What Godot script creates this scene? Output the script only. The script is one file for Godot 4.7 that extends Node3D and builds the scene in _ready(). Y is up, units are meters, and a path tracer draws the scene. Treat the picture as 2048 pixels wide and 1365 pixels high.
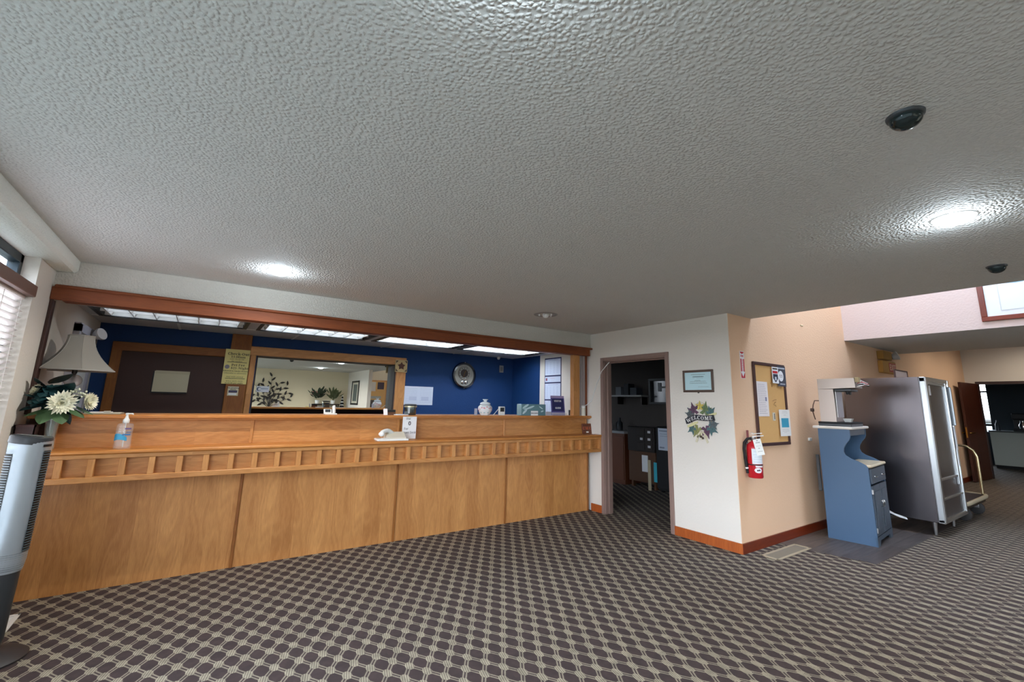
extends Node3D
# A hotel lobby: counter with pass-through office, entry to a dark back room, atrium and corridor.
# x runs along the counter, y up, -z towards the office; metres.

const EYE := Vector3(0, 1.42, 0)
const XW := 4.552        # white wall with the door
const ZB := -2.63        # beige wall
const HC := 2.43         # lobby ceiling
const ZO := -6.80        # office back wall
const HO := 2.21         # office ceiling
const XL := -1.02        # window wall
const ZR := 4.25         # wall behind the viewer
var M := {}
var rng := RandomNumberGenerator.new()
var used := {}


# ---------------------------------------------------------------- mesh builder
class MB:
	var v := PackedVector3Array()
	var n := PackedVector3Array()
	var uv := PackedVector2Array()
	var ix := PackedInt32Array()
	var x := Transform3D()
	var uo := Vector2.ZERO

	func tri(a: Vector3, b: Vector3, c: Vector3, na: Vector3, nb: Vector3, nc: Vector3, ua := Vector2.ZERO, ub := Vector2.ZERO, uc := Vector2.ZERO):
		var f := (b - a).cross(c - a)
		var i := v.size()
		v.append_array([x * a, x * b, x * c])
		n.append_array([(x.basis * na).normalized(), (x.basis * nb).normalized(), (x.basis * nc).normalized()])
		uv.append_array([ua + uo, ub + uo, uc + uo])
		if f.dot(na + nb + nc) > 0.0:
			ix.append_array([i, i + 2, i + 1])
		else:
			ix.append_array([i, i + 1, i + 2])

	func quad(a: Vector3, b: Vector3, c: Vector3, d: Vector3, nn: Vector3, us := []):
		if us.is_empty():
			us = [Vector2(0, 1), Vector2(1, 1), Vector2(1, 0), Vector2(0, 0)]
		tri(a, b, c, nn, nn, nn, us[0], us[1], us[2])
		tri(a, c, d, nn, nn, nn, us[0], us[2], us[3])

	# box with chamfered edges; grain = axis along which u runs; fit: the +z face gets uv 0..1
	func box(c: Vector3, s: Vector3, bev := 0.0, grain := 0, fit := false):
		var h := s * 0.5
		bev = minf(bev, minf(h.x, minf(h.y, h.z)) * 0.9)
		for ax in 3:
			var a1 := (ax + 1) % 3
			var a2 := (ax + 2) % 3
			for sg in [-1.0, 1.0]:
				var nn := Vector3.ZERO
				nn[ax] = sg
				var ps := []
				var us := []
				for k in [[-1, -1], [1, -1], [1, 1], [-1, 1]]:
					var p := Vector3.ZERO
					p[ax] = sg * h[ax]
					p[a1] = k[0] * (h[a1] - bev)
					p[a2] = k[1] * (h[a2] - bev)
					ps.append(c + p)
					if fit:
						us.append(Vector2(p.x / s.x + 0.5, 0.5 - p.y / s.y))
					else:
						var q := c + p
						var ga := grain
						var gb := a1
						if ax == grain:
							ga = a1
							gb = a2
						elif gb == grain:
							gb = a2
						us.append(Vector2(q[ga], q[gb] + q[ax] * 0.37))
				quad(ps[0], ps[1], ps[2], ps[3], nn, us)
		if bev > 0.0:
			for ax in 3:
				var a1 := (ax + 1) % 3
				var a2 := (ax + 2) % 3
				for s1 in [-1.0, 1.0]:
					for s2 in [-1.0, 1.0]:
						var ps := []
						var us := []
						for k in [[-1, 0], [1, 0], [1, 1], [-1, 1]]:
							var p := Vector3.ZERO
							p[ax] = k[0] * (h[ax] - bev)
							p[a1] = s1 * (h[a1] - (bev if k[1] else 0.0))
							p[a2] = s2 * (h[a2] - (0.0 if k[1] else bev))
							ps.append(c + p)
							us.append(Vector2(p[ax], p[a1]) if not fit else Vector2(0.01, 0.01))
						var nn := Vector3.ZERO
						nn[a1] = s1
						nn[a2] = s2
						quad(ps[0], ps[1], ps[2], ps[3], nn.normalized(), us)
			for sx in [-1.0, 1.0]:
				for sy in [-1.0, 1.0]:
					for sz in [-1.0, 1.0]:
						var q := Vector3(sx, sy, sz)
						var nn := q.normalized()
						tri(c + q * (h - Vector3(0, bev, bev)), c + q * (h - Vector3(bev, 0, bev)), c + q * (h - Vector3(bev, bev, 0)), nn, nn, nn)

	# profile: Vector2(radius, height) from bottom to top, turned about y
	func lathe(pr: Array, seg := 24, flat := false, a0 := 0.0, sc := Vector3.ONE, sharp := 0.7):
		var dn := []
		for i in pr.size() - 1:
			var d: Vector2 = pr[i + 1] - pr[i]
			dn.append(Vector2(d.y, -d.x).normalized() if d.length() > 1e-9 else Vector2.RIGHT)
		for i in pr.size() - 1:
			var n0: Vector2 = dn[i]
			var n1: Vector2 = dn[i]
			if i > 0 and dn[i - 1].dot(dn[i]) > sharp:
				n0 = (dn[i - 1] + dn[i]).normalized()
			if i < pr.size() - 2 and dn[i + 1].dot(dn[i]) > sharp:
				n1 = (dn[i + 1] + dn[i]).normalized()
			for k in seg:
				var t0 := a0 + TAU * k / seg
				var t1 := a0 + TAU * (k + 1) / seg
				var c0 := Vector3(sin(t0), 0, cos(t0))
				var c1 := Vector3(sin(t1), 0, cos(t1))
				var f := func(p: Vector2, c: Vector3): return Vector3(c.x * p.x, p.y, c.z * p.x) * sc
				var g := func(p: Vector2, c: Vector3): return (Vector3(c.x * p.x, p.y, c.z * p.x) / sc).normalized()
				var a = f.call(pr[i], c0)
				var b = f.call(pr[i], c1)
				var c = f.call(pr[i + 1], c1)
				var d = f.call(pr[i + 1], c0)
				var m0 := c0
				var m1 := c1
				if flat:
					m0 = (c0 + c1).normalized()
					m1 = m0
				var u0 := float(k) / seg
				var u1 := float(k + 1) / seg
				var v0 := 1.0 - float(i) / (pr.size() - 1)
				var v1 := 1.0 - float(i + 1) / (pr.size() - 1)
				if pr[i].x > 1e-6:
					tri(a, b, c, g.call(n0, m0), g.call(n0, m1), g.call(n1, m1), Vector2(u0, v0), Vector2(u1, v0), Vector2(u1, v1))
				if pr[i + 1].x > 1e-6:
					tri(a, c, d, g.call(n0, m0), g.call(n1, m1), g.call(n1, m0), Vector2(u0, v0), Vector2(u1, v1), Vector2(u0, v1))

	func tube(pts: Array, r: float, seg := 8, r1 := -1.0, caps := true):
		if r1 < 0.0:
			r1 = r
		var up := Vector3(0.123, 0.91, 0.37)
		var rings := []
		var nrm := []
		for i in pts.size():
			var t: Vector3 = (pts[mini(i + 1, pts.size() - 1)] - pts[maxi(i - 1, 0)]).normalized()
			var s := t.cross(up)
			if s.length() < 0.1:
				s = t.cross(Vector3.RIGHT)
			s = s.normalized()
			var w := s.cross(t).normalized()
			up = w
			var ring := []
			var nr := []
			var rr := lerpf(r, r1, float(i) / maxf(1.0, pts.size() - 1))
			for k in seg:
				var a := TAU * k / seg
				var d := s * cos(a) + w * sin(a)
				ring.append(pts[i] + d * rr)
				nr.append(d)
			rings.append(ring)
			nrm.append(nr)
		for i in pts.size() - 1:
			for k in seg:
				var j := (k + 1) % seg
				tri(rings[i][k], rings[i][j], rings[i + 1][j], nrm[i][k], nrm[i][j], nrm[i + 1][j])
				tri(rings[i][k], rings[i + 1][j], rings[i + 1][k], nrm[i][k], nrm[i + 1][j], nrm[i + 1][k])
		if caps:
			for e in [0, pts.size() - 1]:
				var o: int = 1 if e == 0 else e - 1
				var nn: Vector3 = (pts[e] - pts[o]).normalized()
				for k in range(1, seg - 1):
					tri(rings[e][0], rings[e][k], rings[e][k + 1], nn, nn, nn)

	# polygon in xy pushed from z0 to z1
	func prism(poly: Array, z0: float, z1: float):
		var p := PackedVector2Array(poly)
		var area := 0.0
		for i in p.size():
			area += p[i].cross(p[(i + 1) % p.size()])
		for t in [[z0, -1.0], [z1, 1.0]]:
			var q := Geometry2D.triangulate_polygon(p)
			for i in range(0, q.size(), 3):
				var nn := Vector3(0, 0, t[1])
				tri(Vector3(p[q[i]].x, p[q[i]].y, t[0]), Vector3(p[q[i + 1]].x, p[q[i + 1]].y, t[0]), Vector3(p[q[i + 2]].x, p[q[i + 2]].y, t[0]), nn, nn, nn, p[q[i]], p[q[i + 1]], p[q[i + 2]])
		for i in p.size():
			var a := p[i]
			var b := p[(i + 1) % p.size()]
			var d := (b - a).normalized() * signf(area)
			var nn := Vector3(d.y, -d.x, 0)
			quad(Vector3(a.x, a.y, z0), Vector3(b.x, b.y, z0), Vector3(b.x, b.y, z1), Vector3(a.x, a.y, z1), nn, [Vector2(0, a.y), Vector2(0, b.y), Vector2(0.02, b.y), Vector2(0.02, a.y)])

	# a grid of points, both sides drawn by the tracer; normals from neighbours
	func grid(p: Array, w: int):
		var hgt := p.size() / w
		for j in hgt - 1:
			for i in w - 1:
				var a: Vector3 = p[j * w + i]
				var b: Vector3 = p[j * w + i + 1]
				var c: Vector3 = p[(j + 1) * w + i + 1]
				var d: Vector3 = p[(j + 1) * w + i]
				var nn := (b - a).cross(d - a)
				if nn.length() < 1e-12:
					nn = (c - b).cross(d - b)
				nn = nn.normalized()
				var q := Vector2(w - 1, hgt - 1)
				quad(a, b, c, d, nn, [Vector2(i, j) / q, Vector2(i + 1, j) / q, Vector2(i + 1, j + 1) / q, Vector2(i, j + 1) / q])

	func ball(c: Vector3, r: Vector3, seg := 12):
		var keep := x
		x = x * Transform3D(Basis(), c)
		var pr := []
		for i in seg / 2 + 1:
			var a := PI * i / (seg / 2) - PI / 2
			pr.append(Vector2(cos(a) if i > 0 and i < seg / 2 else 0.0, sin(a)))
		lathe(pr, seg, false, 0.0, r, -1.0)
		x = keep

	func mesh() -> ArrayMesh:
		var arr := []
		arr.resize(Mesh.ARRAY_MAX)
		arr[Mesh.ARRAY_VERTEX] = v
		arr[Mesh.ARRAY_NORMAL] = n
		arr[Mesh.ARRAY_TEX_UV] = uv
		arr[Mesh.ARRAY_INDEX] = ix
		var m := ArrayMesh.new()
		m.add_surface_from_arrays(Mesh.PRIMITIVE_TRIANGLES, arr)
		return m


# ---------------------------------------------------------------- scene helpers
func numbered(called: String) -> String:
	used[called] = used.get(called, -1) + 1
	return called if used[called] == 0 else "%s_%03d" % [called, used[called]]


func tag(o: Node3D, label: String, category: String, group := "") -> Node3D:
	o.set_meta("label", label)
	o.set_meta("category", category)
	if group:
		o.set_meta("group", group)
	return o


func thing(called: String, label: String, category: String, at := Vector3.ZERO, turn := 0.0, group := "") -> Node3D:
	var o := Node3D.new()
	o.name = numbered(called)
	add_child(o)
	o.position = at
	o.rotation.y = turn
	return tag(o, label, category, group)


func inst(called: String, m: Mesh, mat: Material, parent: Node3D) -> MeshInstance3D:
	var o := MeshInstance3D.new()
	o.name = called
	o.mesh = m
	o.material_override = mat
	parent.add_child(o, true)
	return o


func part(parent: Node3D, called: String, mb: MB, mat: Material, label := "") -> MeshInstance3D:
	var o := inst(called, mb.mesh(), mat, parent)
	if label:
		o.set_meta("label", label)
	return o


func single(called: String, mb: MB, mat: Material, label: String, category: String, at := Vector3.ZERO, turn := 0.0, group := "") -> MeshInstance3D:
	var o := MeshInstance3D.new()
	o.name = numbered(called)
	o.mesh = mb.mesh()
	o.material_override = mat
	add_child(o)
	o.position = at
	o.rotation.y = turn
	tag(o, label, category, group)
	return o


func struct(called: String, mb: MB, mat: Material, label := "", category := "") -> MeshInstance3D:
	var o := MeshInstance3D.new()
	o.name = numbered(called)
	o.mesh = mb.mesh()
	o.material_override = mat
	add_child(o)
	o.set_meta("kind", "structure")
	o.set_meta("label", label)
	o.set_meta("category", category)
	return o


func shell(called: String, label: String, category: String) -> Node3D:
	var o := Node3D.new()
	o.name = numbered(called)
	add_child(o)
	o.set_meta("kind", "structure")
	return tag(o, label, category)


# a box between two corners
func bx(a: Vector3, b: Vector3, bev := 0.0, grain := 0) -> MB:
	var m := MB.new()
	m.box((a + b) * 0.5, (b - a).abs(), bev, grain)
	return m


func plate(w: float, h: float, t: float, bev := 0.0, at := Vector3.ZERO) -> MB:
	var m := MB.new()
	m.box(at + Vector3(0, 0, t * 0.5), Vector3(w, h, t), bev, 0, true)
	return m


func text(parent: Node3D, called: String, s: String, height: float, mat: Material, at: Vector3, bold := true, serif := false, turn := 0.0) -> MeshInstance3D:
	var t := TextMesh.new()
	var f := SystemFont.new()
	f.font_names = PackedStringArray(["Droid Serif" if serif else "Droid Sans"])
	f.font_weight = 700 if bold else 400
	t.font = f
	t.text = s
	t.font_size = 48
	t.pixel_size = height / 48.0 * 1.12
	t.depth = 0.0012
	t.curve_step = 2.0
	var o := inst(called, t, mat, parent)
	o.position = at
	o.rotation.z = turn
	return o


# ---------------------------------------------------------------- materials
func mat(c: Color, rough := 0.6, metal := 0.0) -> StandardMaterial3D:
	var m := StandardMaterial3D.new()
	m.albedo_color = c
	m.roughness = rough
	m.metallic = metal
	return m


func c8(r: float, g: float, b: float, a := 1.0) -> Color:
	return Color(r / 255.0, g / 255.0, b / 255.0, a)


func noise(freq: float, type := FastNoiseLite.TYPE_SIMPLEX_SMOOTH, oct := 3, sd := 1) -> FastNoiseLite:
	var f := FastNoiseLite.new()
	f.noise_type = type
	f.frequency = freq
	f.fractal_octaves = oct
	f.seed = sd
	return f


func cells(freq: float) -> FastNoiseLite:
	var f := noise(freq, FastNoiseLite.TYPE_CELLULAR, 1, 3)
	f.fractal_type = FastNoiseLite.FRACTAL_NONE
	f.cellular_return_type = FastNoiseLite.RETURN_DISTANCE
	f.cellular_jitter = 1.0
	f.domain_warp_enabled = true
	f.domain_warp_amplitude = 9.0
	f.domain_warp_frequency = 0.05
	return f


func noise_tex(f: FastNoiseLite, side := 512, ramp := []) -> NoiseTexture2D:
	var t := NoiseTexture2D.new()
	t.width = side
	t.height = side
	t.seamless = true
	t.noise = f
	if not ramp.is_empty():
		var g := Gradient.new()
		g.offsets = PackedFloat32Array(ramp.map(func(q): return q[0]))
		g.colors = PackedColorArray(ramp.map(func(q): return q[1]))
		t.color_ramp = g
	return t


func world_map(m: StandardMaterial3D, per_m: Vector3) -> StandardMaterial3D:
	m.uv1_triplanar = true
	m.uv1_world_triplanar = true
	m.uv1_scale = per_m
	m.uv1_triplanar_sharpness = 8.0
	return m


func relief(m: StandardMaterial3D, t: Texture2D, cm: float) -> StandardMaterial3D:
	m.heightmap_enabled = true
	m.heightmap_texture = t
	m.heightmap_scale = cm
	return m


# oak veneer, grain along u; lo/hi are the dark and light tones
func oak_tex(lo: Color, hi: Color, sd: int, w := 512, h := 512, metres := Vector2(1.6, 0.8)) -> ImageTexture:
	var im := Image.create(w, h, false, Image.FORMAT_RGB8)
	var n1 := noise(1.0, FastNoiseLite.TYPE_SIMPLEX_SMOOTH, 2, sd)
	var n2 := noise(1.0, FastNoiseLite.TYPE_SIMPLEX, 2, sd + 7)
	for j in h:
		var y := metres.y * j / h
		var fl := n1.get_noise_2d(floor(y * 6.0) * 17.3, 5.0) * 0.22
		for i in w:
			var x := metres.x * i / w
			var warp := n1.get_noise_2d(x * 1.1 + floor(y * 6.0) * 9.0, y * 5.0)
			var ring := sin((y * 40.0 + warp * 7.0) * 2.2)
			var pore := n2.get_noise_2d(x * 9.0, y * 420.0)
			var t := clampf(0.52 + fl + ring * 0.07 + pore * 0.2 + warp * 0.2, 0.0, 1.0)
			im.set_pixel(i, j, lo.lerp(hi, t))
	return ImageTexture.create_from_image(im)


func carpet_tex() -> ImageTexture:
	# four by three repeats of a diagonal lattice of double threads knotted where they cross
	var w := 800
	var h := 912
	var im := Image.create(w, h, false, Image.FORMAT_RGB8)
	var ns := noise(0.35, FastNoiseLite.TYPE_SIMPLEX, 2, 5)
	var nl := noise(0.006, FastNoiseLite.TYPE_SIMPLEX, 2, 9)
	var dark := c8(72, 56, 53)
	var dark2 := c8(52, 42, 42)
	var thread := c8(182, 174, 148)
	for j in h:
		for i in w:
			var x := 4.0 * i / w
			var z := 3.0 * j / h
			var s := x + z
			var t := z - x
			var sf := s - roundf(s)
			var tf := t - roundf(t)
			var k := ns.get_noise_2d(i, j)
			var e := k * 0.035
			var on := 0.0
			var sa := absf(sf + e)
			var ta := absf(tf + e)
			if absf(sa - 0.08) < 0.036 or absf(ta - 0.08) < 0.036:
				on = 0.8
			if absf(sf) + absf(tf) < 0.40 and absf(sf) < 0.27 and absf(tf) < 0.27:
				var xx := (sf - tf) * 0.5 + 0.2 * (sf + tf)
				on = 1.12 if fposmod(xx * 10.0 + k * 0.4, 1.0) < 0.64 else 0.3
			var c := dark.lerp(dark2, clampf(0.5 + k * 1.2, 0.0, 1.0)).lerp(thread, clampf(on * (0.88 + k * 0.5), 0.0, 1.0))
			var q := 1.0 + 0.1 * nl.get_noise_2d(i, j)
			im.set_pixel(i, j, Color(c.r * q, c.g * q, c.b * q))
	return ImageTexture.create_from_image(im)


# a printed sheet: rows of grey strokes; blocks = [Rect2 (0..1), colour]
func sheet_tex(paper: Color, ink: Color, rows: Array, blocks := [], w := 160, h := 208) -> ImageTexture:
	var im := Image.create(w, h, false, Image.FORMAT_RGB8)
	im.fill(paper)
	for b in blocks:
		var r: Rect2 = b[0]
		im.fill_rect(Rect2i(int(r.position.x * w), int(r.position.y * h), maxi(1, int(r.size.x * w)), maxi(1, int(r.size.y * h))), b[1])
	for r in rows:   # [y, x0, x1, height px, strength]
		var x0 := int(r[1] * w)
		var x1 := int(r[2] * w)
		var y := int(r[0] * h)
		var x := x0
		while x < x1:
			var l := rng.randi_range(3, 11)
			im.fill_rect(Rect2i(x, y, mini(l, x1 - x), int(r[3])), paper.lerp(ink, r[4] if r.size() > 4 else 0.6))
			x += l + 2
	return ImageTexture.create_from_image(im)


func tex_mat(t: Texture2D, rough := 0.7) -> StandardMaterial3D:
	var m := mat(Color.WHITE, rough)
	m.albedo_texture = t
	return m


func pane(c: Color, a: float, rough := 0.02) -> StandardMaterial3D:
	var m := mat(Color(c.r, c.g, c.b, a), rough)
	m.transparency = BaseMaterial3D.TRANSPARENCY_ALPHA
	return m


func glow(c: Color, e: float) -> StandardMaterial3D:
	var m := mat(Color(0.9, 0.9, 0.9), 0.5)
	m.emission_enabled = true
	m.emission = c
	m.emission_energy_multiplier = e
	return m


func make_materials():
	var bump := noise_tex(cells(0.105), 1024, [[0.0, Color.WHITE], [0.18, Color(0.8, 0.8, 0.8)], [0.5, Color(0.06, 0.06, 0.06)], [1.0, Color.BLACK]])
	var peel := noise_tex(noise(0.06, FastNoiseLite.TYPE_SIMPLEX_SMOOTH, 2, 4), 512)
	M.ceiling = relief(world_map(mat(c8(208, 207, 203), 0.9), Vector3(0.6, 0.6, 0.6)), bump, 0.4)
	M.soffit = relief(world_map(mat(c8(236, 238, 230), 0.9), Vector3(0.6, 0.6, 0.6)), bump, 0.3)  # lighter than the ceiling: window light painted into the colour
	M.header = relief(world_map(mat(c8(206, 200, 190), 0.9), Vector3(0.6, 0.6, 0.6)), bump, 0.3)
	M.white_wall = relief(world_map(mat(c8(228, 220, 209), 0.75), Vector3(1, 1, 1)), peel, 0.12)
	M.bulkhead = relief(world_map(mat(c8(212, 194, 188), 0.75), Vector3(1, 1, 1)), peel, 0.12)
	M.beige_wall = relief(world_map(mat(c8(236, 196, 160), 0.75), Vector3(1, 1, 1)), peel, 0.12)
	M.cream_wall = relief(world_map(mat(c8(222, 208, 178), 0.8), Vector3(1, 1, 1)), peel, 0.12)
	M.blue_wall = relief(world_map(mat(c8(0, 52, 104), 0.7), Vector3(1, 1, 1)), peel, 0.08)
	M.office_wall = world_map(mat(c8(214, 204, 190), 0.8), Vector3(1, 1, 1))
	M.tile_ceiling = mat(c8(190, 190, 190), 0.9)
	M.dim_wall = mat(c8(74, 68, 64), 0.85)  # dark tone stands for the back room's lack of light
	M.carpet = world_map(mat(Color.WHITE, 0.95), Vector3(1.0 / (4 * 0.1215), 1.0, 1.0 / (3 * 0.19)))
	M.carpet.albedo_texture = carpet_tex()
	M.carpet.uv1_offset = Vector3(-0.563 / (4 * 0.1215), 0, 3.066 / (3 * 0.19))
	var a := oak_tex(c8(158, 99, 48), c8(224, 164, 100), 11)
	M.oak = mat(Color.WHITE, 0.42)
	M.oak.albedo_texture = a
	M.oak.uv1_scale = Vector3(1 / 1.6, 1 / 0.8, 1)
	M.oak_light = mat(c8(255, 240, 214), 0.38)
	M.oak_light.albedo_texture = a
	M.oak_light.uv1_scale = Vector3(1 / 1.6, 1 / 0.8, 1)
	M.oak_dark = mat(c8(190, 166, 116), 0.55)
	M.oak_dark.albedo_texture = a
	M.oak_dark.uv1_scale = Vector3(1 / 1.6, 1 / 0.8, 1)
	M.red_oak = mat(c8(160, 116, 84), 0.65)
	M.red_oak.albedo_texture = a
	M.red_oak.uv1_scale = Vector3(1 / 1.6, 1 / 0.8, 1)
	M.base_oak = mat(c8(226, 166, 124), 0.5)
	M.base_oak.albedo_texture = a
	M.base_oak.uv1_scale = Vector3(1 / 1.6, 1 / 0.8, 1)
	M.cherry = mat(c8(150, 84, 66), 0.35)
	M.cherry.albedo_texture = a
	M.cherry.uv1_scale = Vector3(1 / 1.6, 1 / 0.8, 1)
	M.brown_door = mat(c8(62, 36, 28), 0.6)
	M.door_cherry = mat(c8(92, 60, 54), 0.45)
	M.door_cherry.albedo_texture = a
	M.door_cherry.uv1_scale = Vector3(1 / 1.6, 1 / 0.8, 1)
	M.jamb = mat(c8(142, 116, 106), 0.5)
	M.jamb_dark = mat(c8(66, 54, 46), 0.6)
	M.mirror = mat(Color(0.9, 0.91, 0.89), 0.0, 1.0)
	M.black = mat(c8(18, 18, 20), 0.4)
	M.soft_black = mat(c8(30, 30, 32), 0.8)
	M.charcoal = mat(c8(52, 56, 60), 0.35)
	M.white = mat(c8(232, 232, 228), 0.4)
	M.offwhite = mat(c8(216, 208, 190), 0.5)
	M.paper = mat(c8(236, 236, 238), 0.8)
	M.steel = mat(c8(176, 174, 174), 0.34, 1.0)
	M.brushed = relief(mat(c8(116, 110, 112), 0.27, 1.0), noise_tex(noise(0.02, FastNoiseLite.TYPE_SIMPLEX, 2, 8), 256), 0.05)
	M.warm_steel = mat(c8(172, 158, 148), 0.36, 0.9)
	M.chrome = mat(c8(214, 214, 212), 0.12, 1.0)
	M.aluminium = mat(c8(206, 210, 212), 0.28, 1.0)
	M.dark_metal = mat(c8(58, 52, 50), 0.35, 0.8)
	M.window_frame = mat(c8(24, 40, 48), 0.4, 0.3)
	M.glass = pane(Color(1, 1, 1), 0.04)
	M.blind = mat(c8(236, 226, 220), 0.5)
	M.blind.backlight_enabled = true
	M.blind.backlight = Color(0.25, 0.23, 0.22)
	M.valance = mat(c8(124, 94, 84), 0.5)
	M.silver = mat(c8(178, 188, 196), 0.32, 0.55)
	M.brass = mat(c8(190, 150, 74), 0.25, 1.0)
	M.red = mat(c8(188, 22, 36), 0.3)
	M.red_print = mat(c8(200, 36, 44), 0.6)
	M.ink = mat(c8(34, 34, 40), 0.7)
	M.cab_blue = relief(mat(c8(66, 96, 128), 0.42), noise_tex(noise(0.03, FastNoiseLite.TYPE_SIMPLEX_SMOOTH, 2, 6), 256), 0.02)
	M.cab_front = mat(c8(70, 80, 92), 0.45)
	M.cab_in = mat(c8(40, 62, 84), 0.6)
	M.cork = world_map(mat(Color.WHITE, 0.9), Vector3(5, 5, 5))
	M.cork.albedo_texture = noise_tex(noise(0.12, FastNoiseLite.TYPE_CELLULAR, 2, 2), 256, [[0.0, c8(206, 156, 92)], [0.5, c8(222, 174, 110)], [1.0, c8(232, 190, 130)]])
	M.cork_rim = mat(c8(74, 46, 42), 0.45)
	M.dark_leaf = mat(c8(24, 62, 66), 0.5)
	M.mid_leaf = mat(c8(74, 104, 66), 0.55)
	M.petal = mat(c8(244, 242, 220), 0.6)
	M.petal.backlight_enabled = true
	M.petal.backlight = Color(0.3, 0.3, 0.24)
	M.shade = relief(mat(c8(150, 146, 138), 0.5), noise_tex(noise(0.2, FastNoiseLite.TYPE_SIMPLEX, 2, 14), 256), 0.02)
	M.globe = pane(c8(236, 226, 224), 0.45, 0.1)
	M.clear = pane(c8(240, 244, 246), 0.10, 0.04)
	M.lamp_on = glow(c8(232, 244, 255), 3.2)
	M.tube = glow(c8(226, 238, 255), 1.3)


# ---------------------------------------------------------------- build
func _ready():
	rng.seed = 20
	# camera
	var cam := Camera3D.new()
	cam.name = "camera"
	add_child(cam)
	cam.transform = Transform3D(Basis(Vector3.UP, -0.6150) * Basis(Vector3.RIGHT, 0.1892) * Basis(Vector3.BACK, 0.0217), EYE)
	cam.projection = Camera3D.PROJECTION_FRUSTUM
	cam.near = 0.1
	cam.far = 200.0
	cam.size = 0.1 * 1365.0 / 895.59
	cam.frustum_offset = 0.1 * Vector2((1024.0 - 1050.18) / 895.59, (635.42 - 682.5) / 895.59)
	cam.current = true
	# sky: bright high overcast
	var sky := ProceduralSkyMaterial.new()
	sky.sky_top_color = c8(196, 216, 240)
	sky.sky_horizon_color = c8(232, 240, 250)
	sky.ground_bottom_color = c8(90, 96, 84)
	sky.ground_horizon_color = c8(120, 126, 116)
	sky.sky_energy_multiplier = SKY_E
	sky.ground_energy_multiplier = 0.4
	var env := Environment.new()
	env.background_mode = Environment.BG_SKY
	env.sky = Sky.new()
	env.sky.sky_material = sky
	env.tonemap_mode = Environment.TONE_MAPPER_LINEAR
	env.tonemap_exposure = EXPOSURE
	env.sdfgi_enabled = true
	env.ssao_enabled = true
	env.ssil_enabled = true
	var we := WorldEnvironment.new()
	we.name = "environment"
	we.environment = env
	add_child(we)
	make_materials()
	build_shell()
	build_windows()
	build_office()
	build_counter()
	build_ceiling_fittings()
	build_left_things()
	build_counter_things()
	build_right_walls()
	build_wall_things()
	build_cabinet_and_machine()
	build_freezer_and_cart()
	build_far_rooms()
	build_back_room()
	build_behind_viewer()


const SKY_E := 2.0
const EXPOSURE := 3.5


func lamp(at: Vector3, e: float, col: Color, size := 0.06, called := "lamp_light"):
	var l := OmniLight3D.new()
	l.name = numbered(called)
	add_child(l)
	l.position = at
	l.light_energy = e
	l.light_color = col
	l.light_size = size
	l.omni_range = 14.0
	l.omni_attenuation = 2.0
	l.shadow_enabled = true


func downlight(at: Vector3, e: float, col: Color, called := "downlight_beam"):
	var l := SpotLight3D.new()
	l.name = numbered(called)
	add_child(l)
	l.position = at
	l.rotation.x = -PI / 2
	l.spot_angle = 80.0
	l.spot_angle_attenuation = 0.6
	l.spot_range = 14.0
	l.spot_attenuation = 2.0
	l.light_energy = e
	l.light_color = col
	l.light_size = 0.012
	l.shadow_enabled = true


func area(at: Vector3, size: Vector2, e: float, col: Color, called := "panel_light"):
	var l := AreaLight3D.new()
	l.name = numbered(called)
	add_child(l)
	l.position = at
	l.rotation.x = -PI / 2
	l.area_size = size
	l.light_energy = e
	l.light_color = col
	l.area_range = 14.0
	l.area_attenuation = 2.0
	l.shadow_enabled = true


func multi(boxes: Array) -> MB:
	var m := MB.new()
	for b in boxes:
		m.box((b[0] + b[1]) * 0.5, (b[1] - b[0]).abs())
	return m


func V(x: float, y: float, z: float) -> Vector3:
	return Vector3(x, y, z)


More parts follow.
